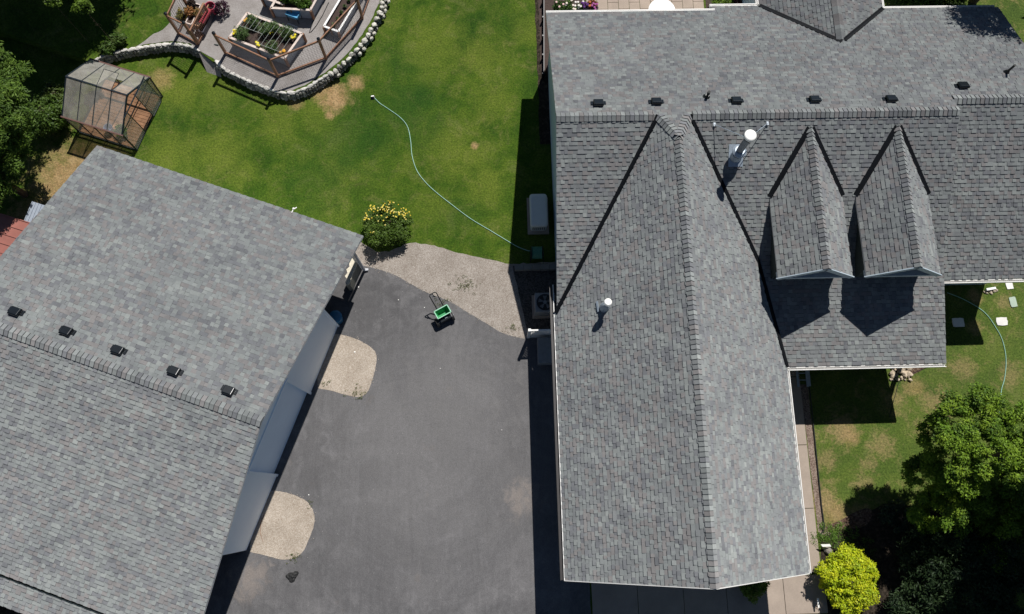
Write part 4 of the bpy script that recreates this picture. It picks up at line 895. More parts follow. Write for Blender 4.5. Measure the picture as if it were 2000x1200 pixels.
# sheds at the left edge
def shed(name, label, c, zt, mat, rib, ribdir):
    root = thing(name, label, 'shed', (c[0].x, c[0].y, 0)); mb = MB(); n_ = 1
    P4 = [Vector(p) for p in c]; mb.prism(P4, (0, 0, -.03))
    a, b, cc, d = P4; k = rib
    for i in range(k + 1):
        t = i / k
        if ribdir: p, q_ = a.lerp(b, t), d.lerp(cc, t)
        else: p, q_ = a.lerp(d, t), b.lerp(cc, t)
        mb.bar(p + Vector((0, 0, .012)), q_ + Vector((0, 0, .012)), .03, .03)
    fix(mb.build('roof', mat, root), root)
    m2 = MB(); ctr = sum(P4, Vector()) / 4; ins = [p.lerp(ctr, .08) for p in P4]
    for i in range(4):
        p, q_ = ins[i], ins[(i + 1) % 4]; m2.prism([Vector((p.x, p.y, 0)), Vector((q_.x, q_.y, 0)), Vector((q_.x, q_.y, q_.z - .05)), Vector((p.x, p.y, p.z - .05))], (ctr - p).normalized() * .04)
    fix(m2.build('wall', DARKWALL, root), root)
RED = plain('red_metal_roof', (.30, .115, .09), .5, var=.12, scale=2)
rr = at(14, 423, 2.1); Gs2 = Vector((math.cos(R_(-19)), math.sin(R_(-19)), 0)); Gt2 = Vector((-Gs2.y, Gs2.x, 0))
o0 = at(22, 424, 2.1)
shed('red_roof_shed', 'small shed with a ribbed red metal roof at the left edge beside the garage', [o0 - Gs2 * 1.6 + Vector((0, 0, -.1)), o0 + Gs2 * 1.15, o0 + Gs2 * 1.15 - Gt2 * 1.7, o0 - Gs2 * 1.6 - Gt2 * 1.7 + Vector((0, 0, -.1))], 2.1, RED, 5, False)
o1 = at(64, 394, 1.9)
shed('grey_roof_shed', 'low lean-to with a pale corrugated metal roof between the red shed and the garage', [o1, o1 + Gs2 * 1.1, o1 + Gs2 * 1.1 - Gt2 * .95 + Vector((0, 0, -.08)), o1 - Gt2 * .95 + Vector((0, 0, -.08))], 1.9, plain('pale_metal_roof', (.34, .38, .44), .45, metal=.1), 9, True)

# ------------------------------------------------------------------ fenced terrace
WIRE = plain('wire', (.10, .10, .11), .5, metal=.5)
def fence(label, bases, hts, skip=()):
    root = thing('garden_fence', label, 'fence', (bases[0].x, bases[0].y, TZ)); L = Vector(root.location)
    for b, h in zip(bases, hts):
        mb = MB(); mb.bar(Vector((b.x, b.y, TZ - .1)) - L, Vector((b.x, b.y, TZ + h)) - L, .10, .10, Vector((0, 1, 0))); p = mb.build('post', WOOD, root, bev=.006)
        mb = MB(); mb.lathe(Vector((b.x, b.y, TZ + h)) - L, [(.072, 0), (.072, .03), (.01, .06)], 8); mb.build('post_cap', BLACK, p)
    for i in range(len(bases) - 1):
        a, b = bases[i], bases[i + 1]; ha, hb = hts[i] - .14, hts[i + 1] - .14
        A_ = lambda z: Vector((a.x, a.y, TZ + z)) - L; B_ = lambda z: Vector((b.x, b.y, TZ + z)) - L
        for za, zb2 in ((ha, hb), (.08, .08)):
            mb = MB(); mb.bar(A_(za), B_(zb2), .045, .085); mb.build('rail', WOOD, root)
        mb = MB(); n1 = 11; Ld = (b - a).length; n2 = int(Ld / .11)
        for k in range(1, n1): mb.bar(A_(.08 + (ha - .08) * k / n1), B_(.08 + (hb - .08) * k / n1), .007, .007)
        for k in range(1, n2): t = k / n2; mb.bar(A_(.08).lerp(B_(.08), t), A_(ha).lerp(B_(hb), t), .005, .005, U)
        mb.build('wire_mesh', WIRE, root)
fp = [at(*q_, TZ) for q_ in [(441, 104), (543, 150), (637, 115), (708, 36), (735, -38)]]
fence('long wooden wire fence along the curved terrace wall, in front of the raised beds', fp, [1.45, 1.38, 1.45, 1.4, 1.4])
lp = [at(*q_, TZ) for q_ in [(372, 20), (350, 66), (386, 86)]]
fence('short wooden wire fence corner above the left stone wall, left of the open gate', lp, [1.4, 1.4, 1.5])
gt0 = at(389, 88, TZ); gt1 = at(415, 38, TZ); root = thing('garden_gate', 'open brown slatted wooden garden gate left of the gravel opening', 'gate', gt0)
mb = MB(); D_ = gt1 - gt0
for z in (.12, 1.0): mb.bar(Vector((0, 0, z)), D_ + Vector((0, 0, z)), .05, .09)
for t in (0.02, 1): mb.bar(D_ * t + Vector((0, 0, .08)), D_ * t + Vector((0, 0, 1.04)), .06, .06, U)
mb.build('gate_frame', WOOD, root)
mb = MB()
for k in range(1, 15): mb.bar(D_ * (k / 15) + Vector((0, 0, .1)), D_ * (k / 15) + Vector((0, 0, 1.0)), .03, .012, U)
mb.build('slats', WOOD, root)
# potting troughs behind the corner fence
TERRA = plain('terracotta_wood', (.35, .19, .11), .8, var=.25)
def trough(label, a, b, wd, z0, h, mat, plants=None, seed=0, red=False):
    a = Vector(a); b = Vector(b); c = (a + b) / 2; d = (b - a); L = d.length; d.normalize(); n_ = Vector((-d.y, d.x, 0)); root = thing('planter_box', label, 'planter', (c.x, c.y, z0))
    mb = MB()
    for s_ in (-1, 1): mb.bar(d * -L / 2 + n_ * s_ * wd / 2 + Vector((0, 0, h / 2)), d * L / 2 + n_ * s_ * wd / 2 + Vector((0, 0, h / 2)), .04, h)
    for s_ in (-1, 1): mb.bar(d * s_ * L / 2 - n_ * wd / 2 + Vector((0, 0, h / 2)), d * s_ * L / 2 + n_ * wd / 2 + Vector((0, 0, h / 2)), .04, h)
    mb.build('box', mat, root)
    mb = MB(); mb.add([d * -L / 2 - n_ * wd / 2 + Vector((0, 0, h * .8)), d * L / 2 - n_ * wd / 2 + Vector((0, 0, h * .8)), d * L / 2 + n_ * wd / 2 + Vector((0, 0, h * .8)), d * -L / 2 + n_ * wd / 2 + Vector((0, 0, h * .8))], [(0, 1, 2, 3)]); mb.build('soil', SOIL, root)
    return root
t1 = trough('weathered trough with pale rim and orange plants inside the left fence corner', at(368, 46, .8), at(386, 8, .8), .26, TZ, .38, PALEWOOD)
t2 = trough('terracotta coloured trough in the middle of the left fenced corner', at(384, 50, .8), at(402, 8, .8), .24, TZ, .40, TERRA)
t3 = trough('dark trough with pale near end beside the open gate', at(392, 62, .7), at(410, 22, .7), .20, TZ, .30, plain('dark_trough', (.05, .045, .06), .6))
for i, (px, py, c_, lb) in enumerate(((373, 26, [(.42, .2, .07), (.3, .15, .05)], 'orange-brown seedlings in the pale rimmed trough'), (389, 30, [(.4, .22, .08), (.12, .1, .03)], 'orange-leaved plant in the terracotta trough'), (352, 22, [(.4, .3, .06), (.12, .14, .03)], 'yellow weeds on the gravel inside the left fence corner'), (431, 14, [(.06, .015, .035), (.04, .01, .03)], 'dark purple shrub on the gravel beside the pink bucket'), (376, 12, [(.03, .02, .02), (.05, .03, .02)], 'dark wilted plant at the top of the pale rimmed trough'))):
    q = at(px, py, TZ + .3); shrub('seedling' if i in (0, 1, 4) else 'small_plant', lb, (q.x, q.y, TZ if i in (2, 3) else TZ + .3), (.2, .2, .35, .42, .2)[i], (.3, .3, .2, .55, .3)[i], c_, 40, .06, 140 + i, sub=.09, cat='plant', per=30)
mb = MB(); q = at(392, 45, .95); e_ = at(409, 18, .95) - q
mb.bar(q, q + e_, .16, .05); mb.bar(q + Vector((.09, 0, -.05)), q + e_ + Vector((.09, 0, -.05)), .03, .10)
tag(mb.build('red_tray', plain('red_plastic', (.3, .03, .045), .4)), 'long narrow red tray lying over the dark trough by the gate', 'tray')
q = at(423, 20, .45); bk = thing('bucket', 'pink plastic bucket on the terrace beside the purple shrub', 'bucket', q + Vector((-.12, -.1, 0)))
PINK = plain('pink_plastic', (.42, .05, .10), .4)
mb = MB(); mb.lathe((0, 0, 0), [(.15, 0), (.20, .42), (.215, .42), (.215, .45), (.19, .45), (.14, .03)], 22); mb.build('shell', PINK, bk)
mb = MB(); mb.tube([Vector((.2 * math.cos(a), .2 * math.sin(a) * .3 - .16, .44 + .02 * math.sin(a))) for a in [i * math.pi / 8 for i in range(9)]], .006, 5); mb.build('handle', WIRE, bk)

# raised beds
def bed(label, tl, tr, br_, zt, wd=.09, seed=0, mat_trim=PALEWOOD, pan=PANELM, z0=TZ):
    tl, tr, br_ = (at(*p, zt) for p in (tl, tr, br_)); bl = tl + (br_ - tr); P4 = [tl, tr, br_, bl]; c = sum(P4, Vector()) / 4
    root = thing('raised_bed', label, 'planter', (c.x, c.y, z0)); L = Vector(root.location); P4 = [p - L for p in P4]; h = zt - z0
    mb = MB()
    for i in range(4): mb.bar(P4[i], P4[(i + 1) % 4], wd, .04)
    mb.build('rim', mat_trim, root)
    mb = MB()
    for i in range(4):
        a, b = P4[i] - Vector((0, 0, .03)), P4[(i + 1) % 4] - Vector((0, 0, .03)); mb.prism([a, b, b - Vector((0, 0, h - .03)), a - Vector((0, 0, h - .03))], (Vector((0, 0, zt - z0)) - a).normalized() * .03)
    mb.build('side_panel', pan, root)
    for i in range(4):
        a = P4[i]; mb = MB(); o_ = Vector((a.x, a.y, 0)).normalized() * .02; mb.bar(Vector((a.x, a.y, 0)) + o_, Vector((a.x, a.y, h - .02)) + o_, .09, .09, U); mb.build('corner_post', WOOD, root)
    for i in (0, 2):
        m_ = P4[i].lerp(P4[(i + 1) % 4], .5) * 1.03; mb = MB(); mb.bar(Vector((m_.x, m_.y, 0)), Vector((m_.x, m_.y, h - .03)), .07, .05, U); mb.build('brace', WOOD, root)
    mb = MB(); mb.add([p + Vector((0, 0, -.10)) for p in P4], [(0, 1, 2, 3)]); mb.build('soil', SOIL, root)
    return root, [p + L for p in P4]
_, B1 = bed('largest raised bed, with tomato plants, yellow flowers and a wire grid', (483, 26), (590, 66), (556, 114), 1.02)
_, B2 = bed('raised bed with leafy greens and the blue tub in front, at the top edge', (556, -30), (632, -26), (606, 20), 1.02)
_, B3 = bed('grey-sided raised bed cut by the top edge, left of the blue tub', (524, -40), (566, -26), (553, 9), 1.0)
_, B4 = bed('long narrow white-rimmed raised bed slanting beside the curved wall', (684, -34), (712, -24), (661, 62), .80, wd=.08, mat_trim=TRIM)
e1 = B1[1] - B1[0]; e2 = B1[3] - B1[0]
TG = [(.10, .18, .05), (.07, .13, .04), (.14, .21, .08)]
for i, (a, b, r, lb) in enumerate(((.2, .25, .33, 'leafy tomato plant in the far left corner of the largest raised bed'), (.45, .35, .36, 'leafy plant in the middle of the largest raised bed'), (.17, .78, .36, 'leafy plant in the near left corner of the largest raised bed'), (.78, .18, .36, 'leafy plant at the far right of the largest raised bed'), (.72, .85, .36, 'leafy plant at the near right of the largest raised bed'), (.58, .2, .24, 'smaller leafy plant between two others along the far side of the largest raised bed'))):
    q = B1[0] + e1 * a + e2 * b; shrub('vegetable_plant', lb, (q.x, q.y, .92), r * .85, .5, TG, 42, .11, 150 + i, sub=.13, cat='plant', per=18, group='plants in the largest raised bed', asp=.2)
for i, (a, b, lb) in enumerate(((.06, .28, 'orange-yellow flower in the far left corner of the largest raised bed'), (.05, .78, 'pale yellow flower in the near left corner of the largest raised bed'), (.57, .32, 'yellow flower near the middle of the largest raised bed'), (.50, .88, 'yellow flower at the near edge of the largest raised bed'), (.92, .22, 'yellow flowers in the far right corner of the largest raised bed'), (.93, .86, 'orange flower at the near right corner of the largest raised bed'))):
    q = B1[0] + e1 * a + e2 * b; root = thing('marigold', lb, 'flower', (q.x, q.y, .92), 'marigolds in the largest raised bed'); rnd = random.Random(i)
    leaves('foliage', [(0, 0, .08, .11, .11, .08)], 40, .05, TG, LEAF, root, seed=170 + i)
    blooms('bloom', root, [(rnd.uniform(-.09, .09), rnd.uniform(-.09, .09), .19, 0) for _ in range(5 if i else 3)], .055, [(.85, .72, .04) if i not in (0, 5) else (.8, .42, .04)])
root = thing('wire_trellis', 'pale wire grid lying over the plants of the largest raised bed', 'trellis', (B1[0].x, B1[0].y, .95)); mb = MB()
for (a0, a1, b0_, b1_) in ((.12, .52, .05, .62), (.52, .96, .12, .98)):
    for k in range(6):
        t = a0 + (a1 - a0) * k / 5; mb.tube([e1 * t + e2 * b0_ + Vector((0, 0, .42)), e1 * t + e2 * b1_ + Vector((0, 0, .42))], .0055, 5)
    for bb in (b0_, b1_): mb.tube([e1 * a0 + e2 * bb + Vector((0, 0, .42)), e1 * a1 + e2 * bb + Vector((0, 0, .42))], .007, 5)
    for (t, bb) in ((a0, b0_), (a1, b0_), (a0, b1_), (a1, b1_)): mb.tube([e1 * t + e2 * bb + Vector((0, 0, .42)), e1 * t + e2 * bb + Vector((0, 0, -.05))], .007, 5)
mb.build('grid', plain('white_wire', (.4, .43, .4), .4), root)
for i in range(3):
    q = B2[0].lerp(B2[1], .25 + .25 * i).lerp(B2[3].lerp(B2[2], .25 + .25 * i), .55 + .1 * i); shrub('leafy_greens', ('left', 'middle', 'right')[i] + ' clump of leafy greens in the raised bed behind the blue tub', (q.x, q.y, .92), .34, .35, [(.10, .2, .02), (.08, .15, .02)], 50, .09, 180 + i, sub=.1, cat='plant', per=30)
q = B4[0].lerp(B4[1], .5); q2 = B4[3].lerp(B4[2], .5)
for i in range(6):
    p = q.lerp(q2, .2 + .14 * i); shrub('seedling', ('first', 'second', 'third', 'fourth', 'fifth', 'sixth')[i] + ' seedling from the top edge in the narrow white-rimmed bed', (p.x, p.y, .70), .08, .16, TG, 10, .05, 190 + i, sub=.05, cat='plant', per=14, group='seedlings in the narrow bed')
# blue tub on a metal stand
a = at(562, 23, .85); b = at(582, 30, .85); root = thing('tub_stand', 'dark metal stand carrying the blue tub in front of a raised bed', 'stand', (a.x, a.y, TZ)); L = Vector(root.location); d = b - a; n_ = Vector((d.y, -d.x, 0)).normalized() * .3
mb = MB()
for p in (a - n_ * .5, b - n_ * .5, b + n_ * .5, a + n_ * .5): mb.bar(p - L, Vector((p.x, p.y, TZ)) - L, .025, .025, U)
mb.tube([a - n_ * .5 - L, b - n_ * .5 - L, b + n_ * .5 - L, a + n_ * .5 - L, a - n_ * .5 - L], .014, 5); mb.build('frame', FR, root)
mb = MB(); c = (a + b) / 2; dn_ = d.normalized(); nn = n_.normalized()
def rect(sx, sy, z): return [c + dn_ * x * sx + nn * y * sy + Vector((0, 0, z)) for x, y in ((-1, -1), (1, -1), (1, 1), (-1, 1))]
P_ = rect(.24, .13, -.16) + rect(.27, .16, .04) + rect(.25, .14, .04) + rect(.225, .12, -.03)
mb.add(P_, [(3, 2, 1, 0)] + [(i + k, (i + 1) % 4 + k, (i + 1) % 4 + k + 4, i + k + 4) for k in (0, 4, 8) for i in range(4)] + [(12, 13, 14, 15)])
tag(mb.build('blue_tub', plain('blue_plastic', (.10, .36, .60), .35)), 'small rectangular blue tub on a metal stand at the top of the terrace', 'tub')
a = at(561, 47, .5); b = at(580, 54, .5); d = b - a; n_ = Vector((d.y, -d.x, 0)).normalized() * .32; root = thing('wire_rack', 'small grey metal rack standing between the largest raised bed and the blue tub', 'rack', (a.x, a.y, TZ)); L = Vector(root.location)
mb = MB(); mb.tube([a + n_ - L, a - n_ * .1 - L, b - n_ * .1 - L, b + n_ - L, a + n_ - L], .014, 5)
for k in range(1, 6): t = k / 6; mb.tube([a.lerp(b, t) - n_ * .1 - L, a.lerp(b, t) + n_ - L], .006, 4)
mb.build('frame', GALV, root)
mb = MB(); pts = [at(*p, TZ + .01) for p in [(612, 41), (606, 58), (604, 64), (608, 62), (618, 50), (630, 30), (642, 5)]]; mb.tube(pts, .014, 6); tag(mb.build('drip_hose', RUBBER), 'dark thin drip hose lying on the terrace gravel beside the raised bed', 'hose')
q = at(423, 88, TZ); mb = MB(); mb.blob((q.x, q.y, TZ + .02), .12, .025, .02, .2, -.2); tag(mb.build('stick', DARKWALL), 'short dark stick on the terrace gravel beside the left fence post', 'stick')

# ------------------------------------------------------------------ things along the house
# generator
c0 = at(1035, 380, .72); c1 = at(1067, 380, .72); c2 = at(1067, 441, .72); gx0, gx1 = c0.x, c1.x; gy1, gy0 = c0.y, c2.y
gen = thing('generator', 'pale grey standby generator cabinet in the shade beside the house wall', 'generator', ((gx0 + gx1) / 2, (gy0 + gy1) / 2, 0)); L = Vector(gen.location)
HOUS = plain('generator_housing', (.62, .62, .6), .4, var=.03)
mb = MB(); mb.prism(rrect(gx0 - L.x, gx1 - L.x, gy0 - L.y, gy1 - L.y, .11, .1), (0, 0, .5)); b_ = mb.build('housing', HOUS, gen)
mb = MB(); LV = [rrect(gx0 - .02 + q_ - L.x, gx1 + .02 - q_ - L.x, gy0 - .02 + q_ - L.y, gy1 + .02 - q_ - L.y, .12, z_) for q_, z_ in ((0, .58), (0, .70), (.03, .74), (.09, .765))]
m_ = len(LV[0]); mb.add([p for l_ in LV for p in l_], [tuple(range(m_))[::-1], tuple(range(3 * m_, 4 * m_))] + [(k * m_ + i, k * m_ + (i + 1) % m_, (k + 1) * m_ + (i + 1) % m_, (k + 1) * m_ + i) for k in range(3) for i in range(m_)]); mb.build('lid', HOUS, gen)
mb = MB(); mb.box(gx0 - .1 - L.x, gx1 + .1 - L.x, gy0 - .12 - L.y, gy1 + .1 - L.y, 0, .1); mb.build('base_pad', CONC, gen)
mb = MB()
for k in range(7): mb.box(gx0 + .08 + k * .075 - L.x, gx0 + .11 + k * .075 - L.x, gy0 - .006 - L.y, gy0 + .002 - L.y, .25, .55)
mb.build('louvre', BLACK, gen)
mb = MB(); mb.lathe((.18, -.42, .755), [(.02, 0), (.02, .006)], 10); mb.build('lock', BLACK, gen)
# air conditioner
a0 = at(1046, 574, .8); a2 = at(1083, 607, .8); ac = thing('air_conditioner', 'square dark air conditioning unit with round fan grille beside the house', 'air conditioner', ((a0.x + a2.x) / 2, (a0.y + a2.y) / 2, 0)); L = Vector(ac.location); hw = .38
ACM = plain('grey_cabinet', (.20, .21, .22), .5)
mb = MB(); mb.box(-hw, hw, -hw, hw, .08, .78); mb.build('cabinet', ACM, ac, bev=.03)
mb = MB(); mb.lathe((0, 0, .775), [(.32, 0), (.32, .03), (.28, .03), (.28, .012)], 28); mb.build('fan_ring', BLACK, ac)
mb = MB()
for k in range(5):
    a = k * 1.2566; mb.prism([Vector((.06 * math.cos(a), .06 * math.sin(a), .80)), Vector((.26 * math.cos(a), .26 * math.sin(a), .80)), Vector((.26 * math.cos(a + .6), .26 * math.sin(a + .6), .815)), Vector((.06 * math.cos(a + .6), .06 * math.sin(a + .6), .815))], (0, 0, .005))
mb.lathe((0, 0, .79), [(.075, 0), (.075, .05), (.05, .06)], 16); mb.build('fan', ACM, ac)
mb = MB()
for r in (.1, .16, .22, .27): mb.tube([Vector((r * math.cos(a), r * math.sin(a), .85)) for a in [i * math.pi / 12 for i in range(25)]], .005, 4)
for k in range(8): a = k * math.pi / 4; mb.tube([(.06 * math.cos(a), .06 * math.sin(a), .85), (.31 * math.cos(a), .31 * math.sin(a), .81)], .005, 4)
mb.build('grille', BLACK, ac)
mb = MB(); mb.box(-.46, .46, -.46, .46, 0, .08); mb.build('base_pad', CONC, ac)
# lattice screen
lx0, lx1, ly = 1.27, 2.30, 5.98; lat = thing('lattice_screen', 'white lattice screen panel standing across the gap beside the house eave', 'screen', (lx0, ly, 0))
mb = MB(); mb.box(-.05, .05, -.05, .05, 0, 1.36); mb.build('post', TRIM, lat)
mb = MB(); W_ = lx1 - lx0
for z in (.08, 1.26): mb.box(.05, W_, -.025, .025, z - .04, z + .04)
mb.box(W_ - .04, W_, -.024, .024, .12, 1.22); mb.build('frame', TRIM, lat)
mb = MB()
for k in range(-11, 12):
    for s_ in (1, -1):
        x0 = .05 + k * .105; pa, pb = Vector((x0, s_ * .006, .12)), Vector((x0 + s_ * 1.1, s_ * .006, 1.22))
        t0, t1 = 0, 1
        for xx, sg_ in ((.05, 1), (W_ - .04, -1)):
            fa, fb = (pa.x - xx) * sg_, (pb.x - xx) * sg_
            if fa < 0 and fb < 0: t0 = 2
            elif fa < 0: t0 = max(t0, fa / (fa - fb))
            elif fb < 0: t1 = min(t1, fa / (fa - fb))
        if t0 < t1: mb.bar(pa.lerp(pb, t0), pa.lerp(pb, t1), .008, .038, Vector((0, 0, 1)))
mb.build('lattice', TRIM, lat)
q = at(1067, 684, .5); mb = MB(); mb.box(q.x - .32, q.x + .32, q.y - .5, q.y + .5, 0, .5); tag(mb.build('storage_box', ACM, bev=.03), 'dark grey lidded box in the shade just below the lattice screen', 'storage box')
# low kerb wall and hose reel
mb = MB()
for k in range(5): mb.box(.82 + k * .34, .82 + k * .34 + .33, 8.62, 8.84, 0, .22 + .01 * (k % 2))
tag(mb.build('block_wall', mat_concrete('old_block', (.2, .19, .17)), bev=.01), 'low concrete block edging in the shade between the lawn and the air conditioner', 'edging')
q = at(1049, 494, .45); hr = thing('hose_reel', 'green garden hose wound on a reel in the shade by the house wall', 'hose reel', (q.x, q.y, 0))
HG = plain('green_hose', (.05, .20, .14), .4); HL_ = plain('pale_green_hose', (.30, .52, .42), .4)
mb = MB()
for k in range(7): mb.tube([Vector((-.17 + k * .055, .22 * math.cos(a), .45 + .22 * math.sin(a))) for a in [i * math.pi / 9 for i in range(19)]], .026, 6)
mb.build('hose_coil', HG, hr)
mb = MB()
for x in (-.22, .22): mb.lathe((x, 0, .45), [(.28, -.01), (.28, .01)], 20, Matrix.Rotation(math.pi / 2, 3, 'Y')) if False else mb.tube([(x - .008, 0, .45), (x + .008, 0, .45)], .27, 18)
mb.build('flange', BLACK, hr)
mb = MB()
for x in (-.25, .25): mb.tube([(x, -.25, 0), (x, 0, .45), (x, .25, 0)], .015, 6)
mb.build('stand', FR, hr)
def hose(name, label, pts, z, mat, r=.0135):
    P = [at(*p, z) for p in pts]; out = []
    for i in range(len(P) - 1):
        p0, p1, p2, p3 = P[max(0, i - 1)], P[i], P[i + 1], P[min(len(P) - 1, i + 2)]
        for k in range(6):
            t = k / 6; out.append(.5 * ((2 * p1) + (p2 - p0) * t + (2 * p0 - 5 * p1 + 4 * p2 - p3) * t * t + (3 * p1 - p0 - 3 * p2 + p3) * t ** 3))
    out.append(P[-1]); mb = MB(); mb.tube(out, r, 6); return tag(mb.build(name, mat), label, 'hose')
hose('garden_hose', 'pale green hose snaking across the back lawn from the sprinkler to the reel', [(731, 191), (742, 202), (760, 214), (782, 230), (796, 248), (802, 275), (805, 305), (814, 333), (830, 355), (852, 376), (885, 402), (920, 428), (960, 452), (998, 475), (1015, 484), (1032, 490), (1046, 491)], .022, HL_)
hose('garden_hose', 'green hose curving over the right side lawn past the stepping stones', [(1850, 572), (1880, 584), (1912, 602), (1930, 618), (1945, 640), (1956, 660), (1963, 685), (1965, 710), (1962, 740), (1956, 762), (1954, 790), (1950, 820)], .022, HL_)
hose('cable', 'thin black cable crossing the lawn from the stone pile to the porch eave shadow', [(1737, 815), (1742, 795), (1750, 768), (1757, 745), (1772, 735), (1800, 722), (1832, 710)], .02, RUBBER, .009)
q = at(728, 190, .05); sp = thing('sprinkler', 'small black and white lawn sprinkler at the far end of the green hose', 'sprinkler', (q.x, q.y, 0))
mb = MB(); mb.lathe((0, 0, 0), [(.09, 0), (.09, .03), (.03, .05), (.03, .10)], 12); mb.build('base', BLACK, sp)
mb = MB(); mb.bar((-.06, .0, .11), (.06, .02, .11), .045, .03); mb.build('head', WHITE, sp)
# garden edging along the planting strip by the house
a = at(1062, 4, .1); b = at(1062, 150, .1); ed = thing('edging_fence', 'low black edging board between the back lawn and the house planting strip', 'edging', (b.x, b.y, 0))
mb = MB(); mb.bar(Vector((0, 0, .14)), Vector((a.x - b.x, a.y - b.y, .14)), .035, .28); mb.build('board', BLACK, ed)
for k in range(5):
    t = k / 4; mb = MB(); mb.box(-.03, .03, -.03, .03, 0, .36)
    for i, v in enumerate(mb.v): mb.v[i] = v + Vector(((a.x - b.x) * t - .05, (a.y - b.y) * t, 0))
    mb.build('stake', BLACK, ed)
mb = MB(); mb.tube([(11.72, -1.62, .05), (11.84, -1.5, .05), (11.90, -1.3, .05), (11.885, -.6, .05), (11.90, .6, .05), (11.92, 2.2, .05), (11.93, 3.8, .05)], .022, 6); tag(mb.build('lawn_edging', RUBBER), 'thin black lawn edging strip beside the walkway', 'edging')

# spreader
sp = thing('lawn_spreader', 'green push lawn spreader with black wheels standing on the driveway', 'spreader', at(864, 620, 0)); LO = Vector(sp.location)
ax = (at(873, 605, .4) - at(851, 617, .4)).normalized(); ax.z = 0; ax.normalize(); fw = Vector((ax.y, -ax.x, 0))   # fw: towards the wheels' front
GRNP = plain('green_plastic', (.03, .30, .10), .4, var=.1); RIMP = plain('pale_green_rim', (.30, .62, .42), .4, var=.05)
SPS = 1.14; hc = (at(864.5, 609.5, .50) - LO) / SPS; hc.z = 0
def SR(hx, hy, z, off=0.0): return [hc + ax * x * hx + fw * (y * hy + off) + Vector((0, 0, z)) for x, y in ((-1, -1), (1, -1), (1, 1), (-1, 1))]
mb = MB(); P_ = SR(.17, .05, .17) + SR(.24, .135, .46) + SR(.225, .12, .46) + SR(.16, .045, .20)
mb.add(P_, [(0, 1, 2, 3)] + [(i + k, (i + 1) % 4 + k, (i + 1) % 4 + k + 4, i + k + 4) for k in (0, 4, 8) for i in range(4)] + [(12, 13, 14, 15)]); mb.build('hopper', GRNP, sp)
mb = MB(); rm = SR(.245, .14, .465)
for i in range(4): mb.bar(rm[i], rm[(i + 1) % 4], .028, .02)
mb.build('rim', RIMP, sp)
mb = MB(); mb.bar(hc - ax * .22 + fw * .19 + Vector((0, 0, .24)), hc + ax * .22 + fw * .19 + Vector((0, 0, .24)), .20, .20); mb.build('body', BLACK, sp, bev=.02)
mb = MB(); mb.bar(hc - ax * .03 + fw * .2 + Vector((0, 0, .344)), hc + ax * .06 + fw * .2 + Vector((0, 0, .344)), .03, .004); mb.build('decal', WHITE, sp)
mb = MB(); mb.tube([hc - ax * .29 + fw * .2 + Vector((0, 0, .16)), hc + ax * .29 + fw * .2 + Vector((0, 0, .16))], .014, 6); mb.build('axle', GALV, sp)
for s_ in (-1, 1):
    wc = (at(*((854, 631), (883, 618))[s_ > 0], .18) - LO) / SPS; wc.z = .16; mb = MB(); mb.tube([wc - ax * .045, wc - ax * .035, wc + ax * .035, wc + ax * .045], [.14, .16, .16, .14], 22); wh = mb.build('wheel', RUBBER, sp)
    mb = MB(); mb.tube([wc - ax * .05, wc + ax * .05], .06, 14); mb.build('hub', BLACK, wh)
bk_ = -fw; tl_ = (at(838, 577, .95) - LO) / SPS; tr_ = (at(851, 570, .95) - LO) / SPS; sp.scale = (SPS,) * 3
mb = MB(); mb.tube([hc - ax * .12 + bk_ * .05 + Vector((0, 0, .22)), hc - ax * .12 + bk_ * .15 + Vector((0, 0, .40)), tl_ + fw * .04 - Vector((0, 0, .04)), tl_.lerp(tr_, .12), tl_.lerp(tr_, .88), tr_ + fw * .04 - Vector((0, 0, .04)), hc + ax * .12 + bk_ * .15 + Vector((0, 0, .40)), hc + ax * .12 + bk_ * .05 + Vector((0, 0, .22))], .018, 6); mb.build('handle', BLACK, sp)
mb = MB(); m_ = tl_.lerp(tr_, .45); mb.bar(m_ + fw * .02, m_ + fw * .16 + ax * .03, .03, .02); mb.bar(m_ + fw * .1 - ax * .05, m_ + fw * .13 + ax * .06, .025, .02); mb.build('lever', BLACK, sp)

# firewood / stones beside the garage corner
wz = .85; rnd = random.Random(9); top_ = [at(*p, wz) for p in [(689, 500), (700, 511), (694, 526), (688, 540), (683, 556), (676, 558), (675, 552), (678, 546), (674, 540), (679, 534), (677, 527), (683, 522), (682, 513), (686, 508)]]
mb = MB(); mb.prism([Vector((p.x, p.y, wz)) for p in top_], (0, 0, .05), (.62, .57, .46)); mb.prism([Vector((p.x, p.y, 0)) for p in top_], (0, 0, wz), (.20, .20, .17))
tag(mb.build('low_wall', STONE), 'low wall with jagged cream top under the garage roof corner by the downspout', 'wall')
q = at(655, 619, .55); tb = thing('blue_bin', 'round blue bin in the dark recess beside the garage end wall', 'bin', (q.x, q.y, 0))
BLU = plain('dark_blue_plastic', (.03, .16, .30), .35)
mb = MB(); mb.lathe((0, 0, 0), [(.19, 0), (.23, .5), (.24, .52)], 20); mb.build('body', BLU, tb)
mb = MB(); mb.lathe((0, 0, .52), [(.25, 0), (.25, .04), (.18, .08), (.04, .1)], 20); mb.build('lid', BLU, tb)
mb = MB(); bm = bmesh.new(); bmesh.ops.create_icosphere(bm, subdivisions=3, radius=1); rnd = random.Random(4)
q = at(571, 1126, .0)
for v in bm.verts:
    a = math.atan2(v.co.y, v.co.x); k = 1 + .25 * math.sin(3 * a + 1) + rnd.uniform(-.1, .1); v.co = Vector((v.co.x * .21 * k, v.co.y * .16 * k, max(-.0, v.co.z * .06 + rnd.uniform(-.015, .02))))
